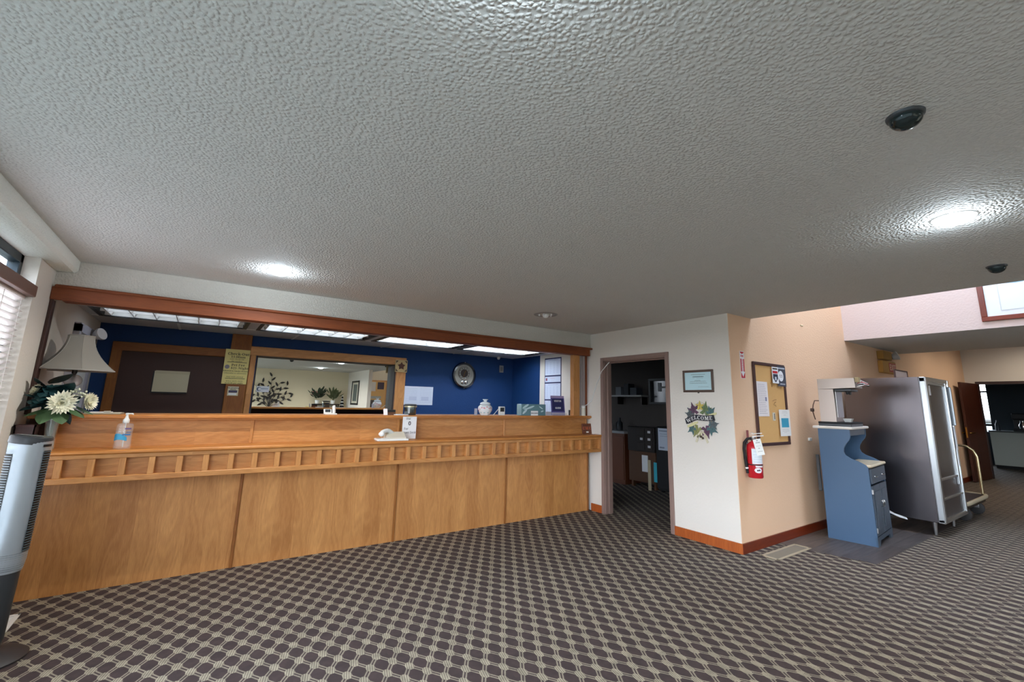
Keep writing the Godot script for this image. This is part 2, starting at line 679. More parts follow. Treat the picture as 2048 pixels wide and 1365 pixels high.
func build_shell():
	struct("ground", bx(V(-80, -0.4, -80), V(100, -0.15, 80)), mat(c8(66, 70, 60), 0.95), "grey green ground outside the windows", "ground")
	struct("path", bx(V(-2.5, -0.15, -12), V(-1.17, -0.08, 14)), mat(c8(132, 136, 128), 0.9), "pale concrete strip added outside the window wall to bounce daylight up", "path")  # unseen strip, added to bounce daylight onto the window soffit
	struct("floor", bx(V(-1.15, -0.12, -8), V(19, 0, 5)), M.carpet, "dark brown carpet with a beige woven lattice pattern", "floor")
	struct("ceiling", multi([[V(-0.9, HC, -4.9), V(5.04, HC + 0.2, ZR + 0.1)]]), M.ceiling, "grey textured lobby ceiling", "ceiling")
	struct("ceiling_soffit", bx(V(-1.16, 2.335, -4.78), V(-0.9, HC + 0.2, ZR + 0.1), 0.02), M.soffit, "lowered textured soffit strip over the window blinds, window light painted into its tone", "ceiling")
	struct("wall_header", bx(V(-1.16, 2.13, -4.92), V(4.7, HC + 0.2, -4.765)), M.header, "textured wall strip above the counter opening", "wall")
	# window wall: office part with the pier, sill, end pier
	struct("wall_left", multi([[V(-1.16, 0, -4.93), V(XL, 2.335, -4.37)], [V(-1.16, 0, -4.37), V(XL, 0.32, ZR)], [V(-1.16, 0, 3.9), V(XL, 2.335, ZR)]]), M.white_wall, "pale wall pier and sill beside the blinds", "wall")
	struct("wall_office_left", bx(V(-1.16, 0, -6.95), V(XL, HC + 0.2, -4.92)), M.office_wall, "cream side wall of the office behind the lamp", "wall")
	# white wall with the door opening
	struct("wall_right", multi([[V(XW, 0, -5.98), V(XW + 0.13, HC + 0.2, -4.505)], [V(XW, 2.02, -4.505), V(XW + 0.13, HC + 0.2, -3.46)], [V(XW, 0, -3.46), V(XW + 0.13, HC + 0.2, ZB - 0.003)]]), M.white_wall, "white wall with the open doorway", "wall")
	struct("wall_office_right", bx(V(XW, 0, -6.95), V(XW + 0.13, HC + 0.2, -5.98)), M.blue_wall, "dark blue end of the office side wall", "wall")
	struct("wall_office_back", multi([[V(-1.16, 0, ZO - 0.2), V(0.53, HC, ZO)], [V(2.383, 0, ZO - 0.2), V(4.7, HC, ZO)], [V(0.53, 1.967, ZO - 0.2), V(2.383, HC, ZO)], [V(0.53, 0, ZO - 0.2), V(2.383, 0.95, ZO)], [V(0.53, 0.95, ZO - 0.22), V(2.383, 1.967, ZO - 0.17)]]), M.blue_wall, "dark blue back wall of the office", "wall")
	# beige wall: atrium part is tall
	struct("wall_beige", multi([[V(XW + 0.004, 0, ZB - 0.12), V(7.8, 5.3, ZB)], [V(7.8, 0, ZB - 0.12), V(14.55, 3.3, ZB)]]), M.beige_wall, "warm beige wall with the pinboard", "wall")
	struct("wall_back", multi([[V(-1.16, 0, ZR), V(6.4, 5.3, ZR + 0.15)], [V(7.75, 0, ZR), V(14.6, 5.3, ZR + 0.15)], [V(6.4, 2.4, ZR), V(7.75, 5.3, ZR + 0.15)]]), M.cream_wall, "cream wall seen in the office mirror", "wall")
	struct("wall_return", bx(V(4.55, 0, 1.65), V(4.67, HC, ZR)), M.white_wall, "white return wall seen in the office mirror", "wall")
	# atrium: clerestory wall over the lobby ceiling edge, roof, soffit face
	struct("wall_clerestory", multi([[V(4.9, HC + 0.012, ZB), V(5.04, 3.4, ZR)], [V(4.9, 4.4, ZB), V(5.04, 5.3, ZR)], [V(4.9, 3.4, ZB), V(5.04, 4.4, -2.3)], [V(4.9, 3.4, -0.8), V(5.04, 4.4, ZR)]]), M.beige_wall, "high wall over the lobby ceiling edge", "wall")
	struct("ceiling_atrium", multi([[V(4.9, 5.3, -2.8), V(7.9, 5.5, -2.3)], [V(4.9, 5.3, 0.4), V(7.9, 5.5, ZR + 0.15)], [V(4.9, 5.3, -2.3), V(5.4, 5.5, 0.4)], [V(7.3, 5.3, -2.3), V(7.9, 5.5, 0.4)]]), M.ceiling, "high ceiling over the tall gap", "ceiling")
	struct("wall_bulkhead", bx(V(7.66, HC, ZB), V(7.8, 5.3, ZR)), M.bulkhead, "pale pinkish wall above the corridor with a framed picture", "wall")
	struct("ceiling_corridor", bx(V(7.663, HC - 0.002, ZB), V(10.1, HC + 0.15, ZR)), M.ceiling, "low grey corridor ceiling under the bulkhead", "ceiling")
	struct("wall_hall_end", bx(V(9.98, HC + 0.1, ZB), V(10.1, 3.3, ZR)), M.beige_wall, "wall over the far end of the corridor ceiling", "wall")
	struct("ceiling_hall", bx(V(9.98, 3.2, -2.8), V(14.6, 3.4, ZR + 0.15)), M.ceiling, "ceiling of the far hall", "ceiling")
	struct("wall_far", multi([[V(14.4, 0, ZB), V(14.55, 3.3, -2.43)], [V(14.4, 2.10, -2.43), V(14.55, 3.3, -0.4)], [V(14.4, 0, -0.4), V(14.55, 3.3, ZR)]]), M.white_wall, "pale far wall over the dark doorway", "wall")
	# skirting
	struct("baseboard_right", multi([[V(XW - 0.015, 0, -4.76), V(XW, 0.095, -4.556)], [V(XW - 0.015, 0, -3.41), V(XW, 0.095, ZB + 0.013)]]), M.base_oak, "orange wood baseboard along the white wall", "baseboard")
	struct("baseboard_beige", multi([[V(XW - 0.012, 0, ZB), V(14.4, 0.095, ZB + 0.015)]]), M.cherry, "dark wood baseboard along the beige wall", "baseboard")
	# hollow metal frame of the doorway, with stop
	var d := shell("door_1", "brown metal door frame open to the dark back room", "door frame")
	var fr := MB.new()
	for s in [[-4.53, 0.05], [-3.435, 0.05]]:
		fr.box(V(XW - 0.008, 1.035, s[0]), V(0.022, 2.07, s[1]), 0.003)
	fr.box(V(XW - 0.008, 2.045, -3.9825), V(0.022, 0.05, 1.045), 0.003)
	part(d, "casing", fr, M.jamb)
	var jb := MB.new()
	jb.box(V(XW + 0.066, 1.01, -4.498), V(0.135, 2.02, 0.014))
	jb.box(V(XW + 0.066, 1.01, -3.467), V(0.135, 2.02, 0.014))
	jb.box(V(XW + 0.066, 2.013, -3.9825), V(0.135, 0.014, 1.045))
	part(d, "jamb", jb, M.jamb)
	var st := MB.new()
	st.box(V(XW + 0.07, 1.0, -4.485), V(0.04, 2.0, 0.016), 0.002)
	st.box(V(XW + 0.07, 1.0, -3.48), V(0.04, 2.0, 0.016), 0.002)
	st.box(V(XW + 0.07, 2.0, -3.9825), V(0.04, 0.016, 1.02), 0.002)
	part(d, "door_stop", st, M.jamb)
	var sp := MB.new()
	sp.box(V(XW + 0.07, 1.06, -4.489), V(0.03, 0.12, 0.006))
	part(d, "strike_plate", sp, M.dark_metal)


func build_windows():
	# bays between z = -4.37 and 3.9; the first one, in view, has its blind down
	var edges := [-4.37, -2.75, -1.1, 0.55, 2.2, 3.9]
	for k in 5:
		var z0: float = edges[k]
		var z1: float = edges[k + 1]
		var w := shell("window_%d" % (k + 1), "dark framed window bay %s" % ["with lowered slatted blind in the far left corner", "beside the viewer", "behind the viewer", "further behind the viewer", "by the rear wall"][k], "window")
		var m := MB.new()
		m.box(V(-1.13, 1.33, z0 + 0.03), V(0.06, 2.01, 0.06), 0.004)
		m.box(V(-1.13, 1.33, z1 - 0.03), V(0.06, 2.01, 0.06), 0.004)
		m.box(V(-1.13, 2.305, (z0 + z1) / 2), V(0.06, 0.06, z1 - z0), 0.004)
		m.box(V(-1.13, 0.35, (z0 + z1) / 2), V(0.06, 0.06, z1 - z0), 0.004)
		part(w, "window_frame", m, M.window_frame)
		part(w, "glass_pane", bx(V(-1.135, 0.38, z0 + 0.06), V(-1.129, 2.275, z1 - 0.06)), M.glass)
	var b := thing("window_blind", "white slatted blind under a wooden valance in the far left window", "blind", V(-1.05, 0, 0))
	part(b, "valance", bx(V(-0.03, 2.058, -4.372), V(0.045, 2.135, -2.76), 0.004, 2), M.valance)
	part(b, "head_rail", bx(V(-0.045, 2.04, -4.36), V(0.0, 2.09, -2.77), 0.003), M.blind)
	var sl := MB.new()
	sl.x = Transform3D(Basis(Vector3.BACK, 0.5), Vector3.ZERO)
	sl.box(Vector3.ZERO, V(0.05, 0.003, 1.59))
	var sm := sl.mesh()
	for i in 40:
		inst("slat", sm, M.blind, b).position = V(-0.02, 2.025 - i * 0.042, -3.565)
	var cd := MB.new()
	for z in [-4.27, -3.95, -3.45, -2.9]:
		cd.box(V(0.006, 1.2, z), V(0.003, 1.66, 0.006))
		cd.box(V(-0.046, 1.2, z), V(0.003, 1.66, 0.006))
	part(b, "ladder_cord", cd, M.blind)
	part(b, "bottom_rail", bx(V(-0.045, 0.34, -4.36), V(0.005, 0.37, -2.77), 0.004), M.blind)
	# unseen clerestory, added to bring more daylight into the atrium
	var cw := shell("window_6", "added unseen high window over the lobby ceiling edge", "window")
	var cm := MB.new()
	for z in [-2.27, -1.55, -0.83]:
		cm.box(V(4.95, 3.9, z), V(0.05, 1.0, 0.06))
	cm.box(V(4.95, 3.43, -1.55), V(0.05, 0.06, 1.5))
	cm.box(V(4.95, 4.37, -1.55), V(0.05, 0.06, 1.5))
	part(cw, "window_frame", cm, M.window_frame)
	part(cw, "glass_pane", bx(V(4.947, 3.43, -2.27), V(4.953, 4.37, -0.83)), M.glass)
	var en := shell("door_6", "added unseen glazed entrance doors at the rear of the tall gap", "entrance")  # unseen entrance, added as a daylight source for the lobby ceiling
	var em := MB.new()
	for x in [6.43, 7.075, 7.72]:
		em.box(V(x, 1.2, ZR + 0.08), V(0.06, 2.4, 0.06))
	for y in [0.08, 1.05, 2.37]:
		em.box(V(7.075, y, ZR + 0.08), V(1.35, 0.06 if y > 0.5 else 0.16, 0.05))
	part(en, "door_frame", em, M.window_frame)
	part(en, "glass_pane", bx(V(6.42, 0.1, ZR + 0.077), V(7.73, 2.36, ZR + 0.083)), M.glass)
	struct("added_path_entrance", bx(V(4.5, -0.15, ZR + 0.16), V(10.0, -0.06, 14)), mat(c8(206, 206, 198), 0.9), "pale concrete added outside the entrance doors to bounce daylight in", "path")  # unseen bright slab, added to throw daylight up through the glazing
	var sw := shell("window_7", "added unseen skylight in the high ceiling over the tall gap", "window")  # unseen skylight, added for more daylight on the beige wall
	part(sw, "window_frame", multi([[V(5.4, 5.38, -2.3), V(5.46, 5.44, 0.4)], [V(7.24, 5.38, -2.3), V(7.3, 5.44, 0.4)], [V(5.4, 5.38, -2.3), V(7.3, 5.44, -2.24)], [V(5.4, 5.38, 0.34), V(7.3, 5.44, 0.4)]]), M.window_frame)
	part(sw, "glass_pane", bx(V(5.42, 5.405, -2.28), V(7.28, 5.415, 0.38)), M.glass)


func build_office():
	var tx := [[-0.95, 0.335], [0.43, 1.71], [1.79, 3.04], [3.09, 4.40]]
	var cm := MB.new()
	var zf := -5.57
	var zk := -6.17
	for q in [[-1.02, XW, -4.92, zf], [-1.02, XW, zk, ZO], [-1.02, -0.95, zf, zk], [0.335, 0.43, zf, zk], [1.71, 1.79, zf, zk], [3.04, 3.09, zf, zk], [4.40, XW, zf, zk]]:
		cm.box(V((q[0] + q[1]) / 2, HO + 0.02, (q[2] + q[3]) / 2), V(absf(q[1] - q[0]), 0.04, absf(q[3] - q[2])))
	cm.box(V(1.77, 2.6, -5.86), V(5.6, 0.06, 1.9))
	struct("ceiling_office", cm, M.tile_ceiling, "grey tile ceiling of the office behind the counter", "ceiling")
	var gr := MB.new()
	for x in [-0.31, 0.91, 2.13, 3.35]:
		gr.box(V(x, HO - 0.002, -6.485), V(0.024, 0.005, 0.62))
	for z in [-6.18, -5.55]:
		gr.box(V(1.766, HO - 0.002, z), V(5.55, 0.005, 0.024))
	struct("trim_1", gr, M.white, "thin white ceiling grid bars in the office", "ceiling grid")
	var wh := ["far left", "second from the left", "third from the left", "far right"]
	for k in 4:
		var x0: float = tx[k][0]
		var x1: float = tx[k][1]
		var xc := (x0 + x1) / 2
		var w := x1 - x0
		var t := thing("ceiling_troffer", "recessed fluorescent louvre fitting over the counter office, " + wh[k], "ceiling light", V(xc, HO, (zf + zk) / 2), 0, "fluorescent fittings over the office")
		var hs := MB.new()
		hs.box(V(0, 0.135, 0), V(w, 0.01, 0.6))
		for s in [-1.0, 1.0]:
			hs.box(V(0, 0.068, s * 0.297), V(w, 0.13, 0.006))
			hs.box(V(s * (w / 2 - 0.003), 0.068, 0), V(0.006, 0.13, 0.6))
		part(t, "housing", hs, M.white)
		var rim := MB.new()
		for s in [-1.0, 1.0]:
			rim.box(V(0, 0.0, s * 0.293), V(w, 0.012, 0.014))
			rim.box(V(s * (w / 2 - 0.02), 0.03, 0), V(0.04, 0.07, 0.57))
		part(t, "rim", rim, M.black)
		for s in [-0.14, 0.14]:
			var tb := MB.new()
			tb.tube([V(-w / 2 + 0.06, 0.1, s), V(w / 2 - 0.06, 0.1, s)], 0.016, 8)
			part(t, "tube", tb, glow(c8(226, 238, 255), [0.2, 0.35, 0.8, 1.2][k]))
		for i in 7:
			var lv := MB.new()
			lv.prism([Vector2(-0.028, 0.075), Vector2(0.028, 0.075), Vector2(0.004, 0.006), Vector2(-0.004, 0.006)], -0.28, 0.28)
			var o := part(t, "louvre", lv, M.steel_white if M.has("steel_white") else M.white)
			o.position.x = -w / 2 + w * (i + 0.5) / 7.0
		for s in [0.0]:
			var lv := MB.new()
			lv.box(V(0, 0.04, s), V(w - 0.09, 0.07, 0.012))
			part(t, "louvre", lv, M.white)
		for s in [-0.14, 0.14]:
			area(V(xc, HO + 0.082, (zf + zk) / 2 + s), Vector2(w - 0.14, 0.03), [0.06, 0.12, 0.24, 0.34][k], c8(226, 238, 255))
	# brown door with oak casing
	var d := shell("door_2", "dark brown door in an oak frame behind the counter", "door")
	var cs := MB.new()
	cs.box(V(-0.84, 1.0, ZO + 0.02), V(0.09, 2.0, 0.04), 0.006, 1)
	cs.box(V(-0.31, 1.96, ZO + 0.021), V(1.15, 0.1, 0.042), 0.006, 0)
	part(d, "casing", cs, M.oak_dark)
	part(d, "door_leaf", bx(V(-0.795, 0, ZO), V(0.25, 1.91, ZO + 0.02)), M.brown_door)
	# oak post between door and mirror
	struct("trim_2", bx(V(0.228, 0, ZO), V(0.45, HO, ZO + 0.05), 0.006, 1), M.oak_dark, "oak post between the brown door and the mirror", "post")
	# mirror
	var mr := thing("wall_mirror", "large oak framed mirror on the office back wall reflecting the lobby", "mirror", V(1.456, 1.46, ZO))
	var f := MB.new()
	f.box(V(-0.97, 0.0, 0.02), V(0.065, 1.22, 0.045), 0.006, 1)
	f.box(V(1.005, 0.0, 0.02), V(0.15, 1.22, 0.045), 0.006, 1)
	f.box(V(0.02, 0.553, 0.022), V(2.10, 0.115, 0.05), 0.006, 0)
	f.box(V(0.02, -0.56, 0.02), V(2.10, 0.09, 0.045), 0.006, 0)
	part(mr, "frame", f, M.oak)
	var j := MB.new()
	j.box(V(-0.92, 0.0, -0.075), V(0.012, 1.01, 0.15))
	j.box(V(0.92, 0.0, -0.075), V(0.012, 1.01, 0.15))
	j.box(V(0.0, 0.5, -0.075), V(1.85, 0.012, 0.15))
	part(mr, "inner_frame", j, M.jamb_dark)
	part(mr, "mirror_glass", bx(V(-0.926, -0.51, -0.158), V(0.926, 0.506, -0.152)), M.mirror)
	# sticker on the mirror
	var sk := thing("mirror_sticker", "small white sticker with a dark crescent on the mirror's left edge", "sticker", V(0.655, 1.53, ZO - 0.151))
	part(sk, "card", plate(0.15, 0.078, 0.001), M.paper)
	var cr := MB.new()
	var pts := []
	for i in 15:
		var a := 0.7 + (TAU - 1.4) * i / 14.0
		pts.append(Vector2(-0.042 + cos(a) * 0.026, sin(a) * 0.026))
	for i in 15:
		var a := TAU - 0.7 - (TAU - 1.4) * i / 14.0
		pts.append(Vector2(-0.038 + cos(a) * 0.018, sin(a) * 0.02))
	cr.prism(pts, 0.001, 0.002)
	part(sk, "crescent", cr, mat(c8(40, 70, 100), 0.6))
	for i in 2:
		part(sk, "print_line", bx(V(-0.022, -0.002 + i * 0.01, 0.001), V(0.062, 0.003 + i * 0.01, 0.0016)), mat(c8(110, 130, 150), 0.6))
	# star plaque on the mirror frame
	var sq := thing("star_plaque", "small square cream plaque with a dark star on the mirror frame", "plaque", V(2.45, 1.94, ZO + 0.045))
	part(sq, "board", plate(0.19, 0.185, 0.018, 0.003), mat(c8(196, 170, 118), 0.5))
	var sp := []
	for i in 10:
		var a := PI / 2 + TAU * i / 10.0
		sp.append(Vector2(cos(a), sin(a)) * (0.062 if i % 2 == 0 else 0.036))
	var sb := MB.new()
	sb.prism(sp, 0.018, 0.022)
	part(sq, "star", sb, mat(c8(84, 44, 26), 0.6))
	for q in [[-1, -1], [1, -1], [1, 1], [-1, 1]]:
		var mb := MB.new()
		mb.prism([Vector2(q[0] * 0.085, q[1] * 0.08), Vector2(q[0] * 0.045, q[1] * 0.078), Vector2(q[0] * 0.066, q[1] * 0.066), Vector2(q[0] * 0.083, q[1] * 0.04)], 0.018, 0.021)
		part(sq, "corner_mark", mb, mat(c8(70, 44, 28), 0.6))
	# notices on the post
	var pf := thing("rates_sign", "large yellow check-out and pet fee sign on the oak post", "sign", V(0.312, 1.795, ZO + 0.052))
	part(pf, "panel", plate(0.265, 0.435, 0.005, 0.001), mat(c8(226, 210, 132), 0.35))
	var ik: Material = mat(c8(70, 62, 40), 0.7)
	text(pf, "heading", "Check-Out", 0.04, ik, V(0.01, 0.16, 0.0055), true, true)
	text(pf, "time", "11:00am", 0.034, ik, V(0.01, 0.122, 0.0055), true, true)
	text(pf, "small_print", "Late check-out", 0.02, ik, V(0.0, 0.094, 0.0055), false, true)
	text(pf, "small_print", "fee applies", 0.02, ik, V(0.0, 0.068, 0.0055), false, true)
	text(pf, "heading", "Pet Fee", 0.036, ik, V(0.02, 0.02, 0.0055), true, true)
	text(pf, "price", "$25 /Night", 0.034, ik, V(0.04, -0.018, 0.0055), true, true)
	text(pf, "small_print", "Allowed in Smoke Rooms", 0.019, ik, V(0, -0.055, 0.0055), true, true)
	text(pf, "small_print", "Otherwise no allowance", 0.019, ik, V(0, -0.082, 0.0055), false, true)
	text(pf, "small_print", "Stay with animal", 0.02, ik, V(0, -0.128, 0.0055), false, true)
	text(pf, "small_print", "WELL KEPT PETS", 0.019, ik, V(0, -0.182, 0.0055), false, true)
	text(pf, "small_print", "$150.00 per night", 0.02, ik, V(0, -0.206, 0.0055), true, true)
	for y in [0.052, -0.152]:
		part(pf, "rule", bx(V(-0.1, y, 0.005), V(0.11, y + 0.006, 0.006)), ik)
	var pw := MB.new()
	pw.lathe([Vector2(0, 0.005), Vector2(0.026, 0.005), Vector2(0.026, 0.0062), Vector2(0, 0.0062)], 12)
	var po := part(pf, "paw_print", pw, mat(c8(140, 132, 140), 0.6))
	po.rotation.x = PI / 2
	po.position = V(-0.095, -0.005, 0)
	var sn := thing("card_notice", "small square notice below the yellow sign on the post", "notice", V(0.315, 1.49, ZO + 0.052))
	part(sn, "panel", plate(0.115, 0.115, 0.004, 0.001), mat(c8(214, 204, 170), 0.5))
	text(sn, "words", "No Smoking", 0.02, M.ink, V(0, 0.04, 0.0045))
	text(sn, "words", "Please", 0.018, M.ink, V(0, 0.02, 0.0045))
	part(sn, "block", bx(V(-0.045, -0.018, 0.004), V(0.045, 0.01, 0.005)), mat(c8(70, 62, 92), 0.5))
	part(sn, "strip", bx(V(-0.045, -0.045, 0.004), V(0.04, -0.025, 0.005)), M.paper)
	# folder pocket on the door
	var fp := thing("door_pocket", "black wall pocket holding a buff folder on the brown door", "file holder", V(-0.315, 1.585, ZO + 0.02))
	part(fp, "pocket", bx(V(-0.172, -0.14, 0), V(0.165, 0.11, 0.02)), M.black)
	part(fp, "folder", bx(V(-0.16, -0.125, 0.02), V(0.168, 0.115, 0.026)), mat(c8(196, 186, 156), 0.7))
	part(fp, "folder_flap", bx(V(-0.15, 0.085, 0.026), V(0.17, 0.12, 0.029)), mat(c8(186, 176, 146), 0.7))
	# clock
	var ck := thing("wall_clock", "round chrome wall clock with pendulum on the blue wall", "clock", V(3.556, 1.858, ZO))
	var rg := MB.new()
	rg.lathe([Vector2(0.0, 0.0), Vector2(0.215, 0.0), Vector2(0.222, 0.02), Vector2(0.21, 0.05), Vector2(0.186, 0.055), Vector2(0.178, 0.03)], 48)
	part(ck, "rim", rg, mat(c8(110, 110, 112), 0.15, 1.0)).rotation.x = PI / 2
	var bk := MB.new()
	bk.lathe([Vector2(0.178, 0.029), Vector2(0.0, 0.029)], 40)
	part(ck, "dial", bk, mat(c8(150, 148, 138), 0.4)).rotation.x = PI / 2
	var r2 := MB.new()
	r2.lathe([Vector2(0.1, 0.03), Vector2(0.104, 0.04), Vector2(0.116, 0.04), Vector2(0.12, 0.03)], 36)
	var r2o := part(ck, "inner_ring", r2, M.chrome)
	r2o.rotation.x = PI / 2
	r2o.position = V(0.0, 0.035, 0.0)
	var ce := MB.new()
	ce.lathe([Vector2(0.068, 0.031), Vector2(0.066, 0.036), Vector2(0.0, 0.036)], 28)
	var ceo := part(ck, "centre_disc", ce, mat(c8(44, 32, 26), 0.4))
	ceo.rotation.x = PI / 2
	ceo.position = V(0.0, 0.035, 0.0)
	for i in 12:
		var mk := MB.new()
		mk.box(V(0, 0.086, 0.033), V(0.007, 0.018, 0.004))
		var mo := part(ck, "hour_mark", mk, M.ink)
		mo.rotation.z = -TAU * i / 12.0
		mo.position = V(0, 0.035, 0)
	for h in [[0.5, 0.05, 0.007], [3.4, 0.08, 0.005]]:
		var hm := MB.new()
		hm.box(V(0, h[1] / 2, 0.04), V(h[2], h[1], 0.003))
		var ho := part(ck, "hand", hm, M.brass)
		ho.rotation.z = -h[0]
		ho.position = V(0, 0.035, 0)
	for s in [-1.0, 1.0]:
		var pb := MB.new()
		pb.ball(V(s * 0.032, -0.115, 0.04), V(0.034, 0.034, 0.014), 14)
		part(ck, "pendulum_ball", pb, M.chrome)
	for s in [-1.0, 1.0]:
		var kn := MB.new()
		kn.ball(V(0.004, s * 0.212, 0.035), V(0.013, 0.013, 0.013), 10)
		part(ck, "rim_stud", kn, M.chrome)
	# sheet on the blue wall, light switch plate
	var rows := []
	for i in 9:
		rows.append([0.12 + i * 0.09, 0.08, 0.45, 2, 0.35])
		rows.append([0.12 + i * 0.09, 0.55, 0.93, 2, 0.35])
	single("wall_chart", plate(0.48, 0.285, 0.002), tex_mat(sheet_tex(c8(206, 212, 226), c8(120, 130, 160), rows, [[Rect2(0.18, 0.55, 0.26, 0.22), c8(186, 192, 212)], [Rect2(0.6, 0.55, 0.26, 0.22), c8(186, 192, 212)]], 208, 124)), "pale printed chart taped to the blue wall by the mirror", "chart", V(2.782, 1.5, ZO + 0.001))
	var sw := thing("wall_plate", "small grey thermostat plate high on the blue wall by the corner", "thermostat", V(4.305, 2.01, ZO))
	part(sw, "plate", plate(0.085, 0.125, 0.014, 0.004), mat(c8(150, 146, 142), 0.5))
	part(sw, "grille", plate(0.045, 0.07, 0.004, 0.001, V(0, 0, 0.014)), mat(c8(118, 114, 112), 0.6))
	var cl := MB.new()
	cl.lathe([Vector2(0, -0.05), Vector2(0.022, -0.04), Vector2(0.03, -0.02), Vector2(0.03, 0.0), Vector2(0, 0.0)], 12)
	single("office_sensor", cl, M.white, "tiny white ceiling sensor in the office corner", "sensor", V(4.18, HO, -6.7))
	# door, sign and emergency light on the office side wall
	var sd := shell("door_3", "white side door of the office behind the lamp", "door")
	part(sd, "door_leaf", bx(V(XL, 0, -6.35), V(XL + 0.03, 1.98, -5.72), 0.004), M.white)
	part(sd, "casing", multi([[V(XL, 0, -5.72), V(XL + 0.045, 2.05, -5.64)], [V(XL, 0, -6.43), V(XL + 0.045, 2.05, -6.35)], [V(XL, 1.98, -6.43), V(XL + 0.045, 2.06, -5.64)]]), mat(c8(176, 176, 186), 0.5))
	single("side_plaque", plate(0.12, 0.12, 0.012, 0.002), mat(c8(66, 40, 34), 0.5), "small brown plaque on the office side wall beside the lamp", "plaque", V(XL, 1.56, -6.55), PI / 2)
	var el := thing("emergency_light", "grey emergency light box with round lamp above the lampshade", "emergency light", V(XL, 1.97, -6.2), PI / 2)
	part(el, "box", plate(0.2, 0.16, 0.07, 0.01), mat(c8(92, 86, 80), 0.5))
	var eh := MB.new()
	eh.lathe([Vector2(0.0, 0.0), Vector2(0.035, 0.0), Vector2(0.062, 0.06), Vector2(0.06, 0.075), Vector2(0.0, 0.08)], 20)
	var eo := part(el, "lamp_head", eh, mat(c8(178, 172, 168), 0.3))
	eo.rotation = V(PI / 2 - 0.4, 0, 0.5)
	eo.position = V(-0.06, 0.02, 0.07)
	# rate sheets on the white part of the side wall
	var pg := thing("rate_poster", "tall strip of printed rate sheets on the office side wall", "poster", V(XW, 1.7, -5.635), -PI / 2)
	part(pg, "backing", plate(0.42, 0.9, 0.004), mat(c8(46, 50, 92), 0.6))
	var ys := [[0.3, 0.27], [0.105, 0.1], [-0.085, 0.26], [-0.34, 0.23]]
	for i in 4:
		var rw := []
		var bl := []
		if i == 1:
			bl = [[Rect2(0.05, 0.25, 0.1, 0.5), c8(150, 70, 90)]]
			rw = [[0.3, 0.35, 0.65, 6, 0.9], [0.7, 0.4, 0.6, 4, 0.4]]
		else:
			rw.append([0.06, 0.2, 0.85, 5, 0.6])
			for k in 12:
				for c in 4:
					rw.append([0.2 + k * 0.06, 0.1 + c * 0.22, 0.2 + c * 0.22, 3, 0.35])
		part(pg, "sheet", plate(0.39, ys[i][1] - 0.012, 0.003, 0.0, V(0, ys[i][0], 0.003)), tex_mat(sheet_tex(c8(214, 222, 240), c8(100, 110, 160) if i != 1 else c8(190, 60, 80), rw, bl)))


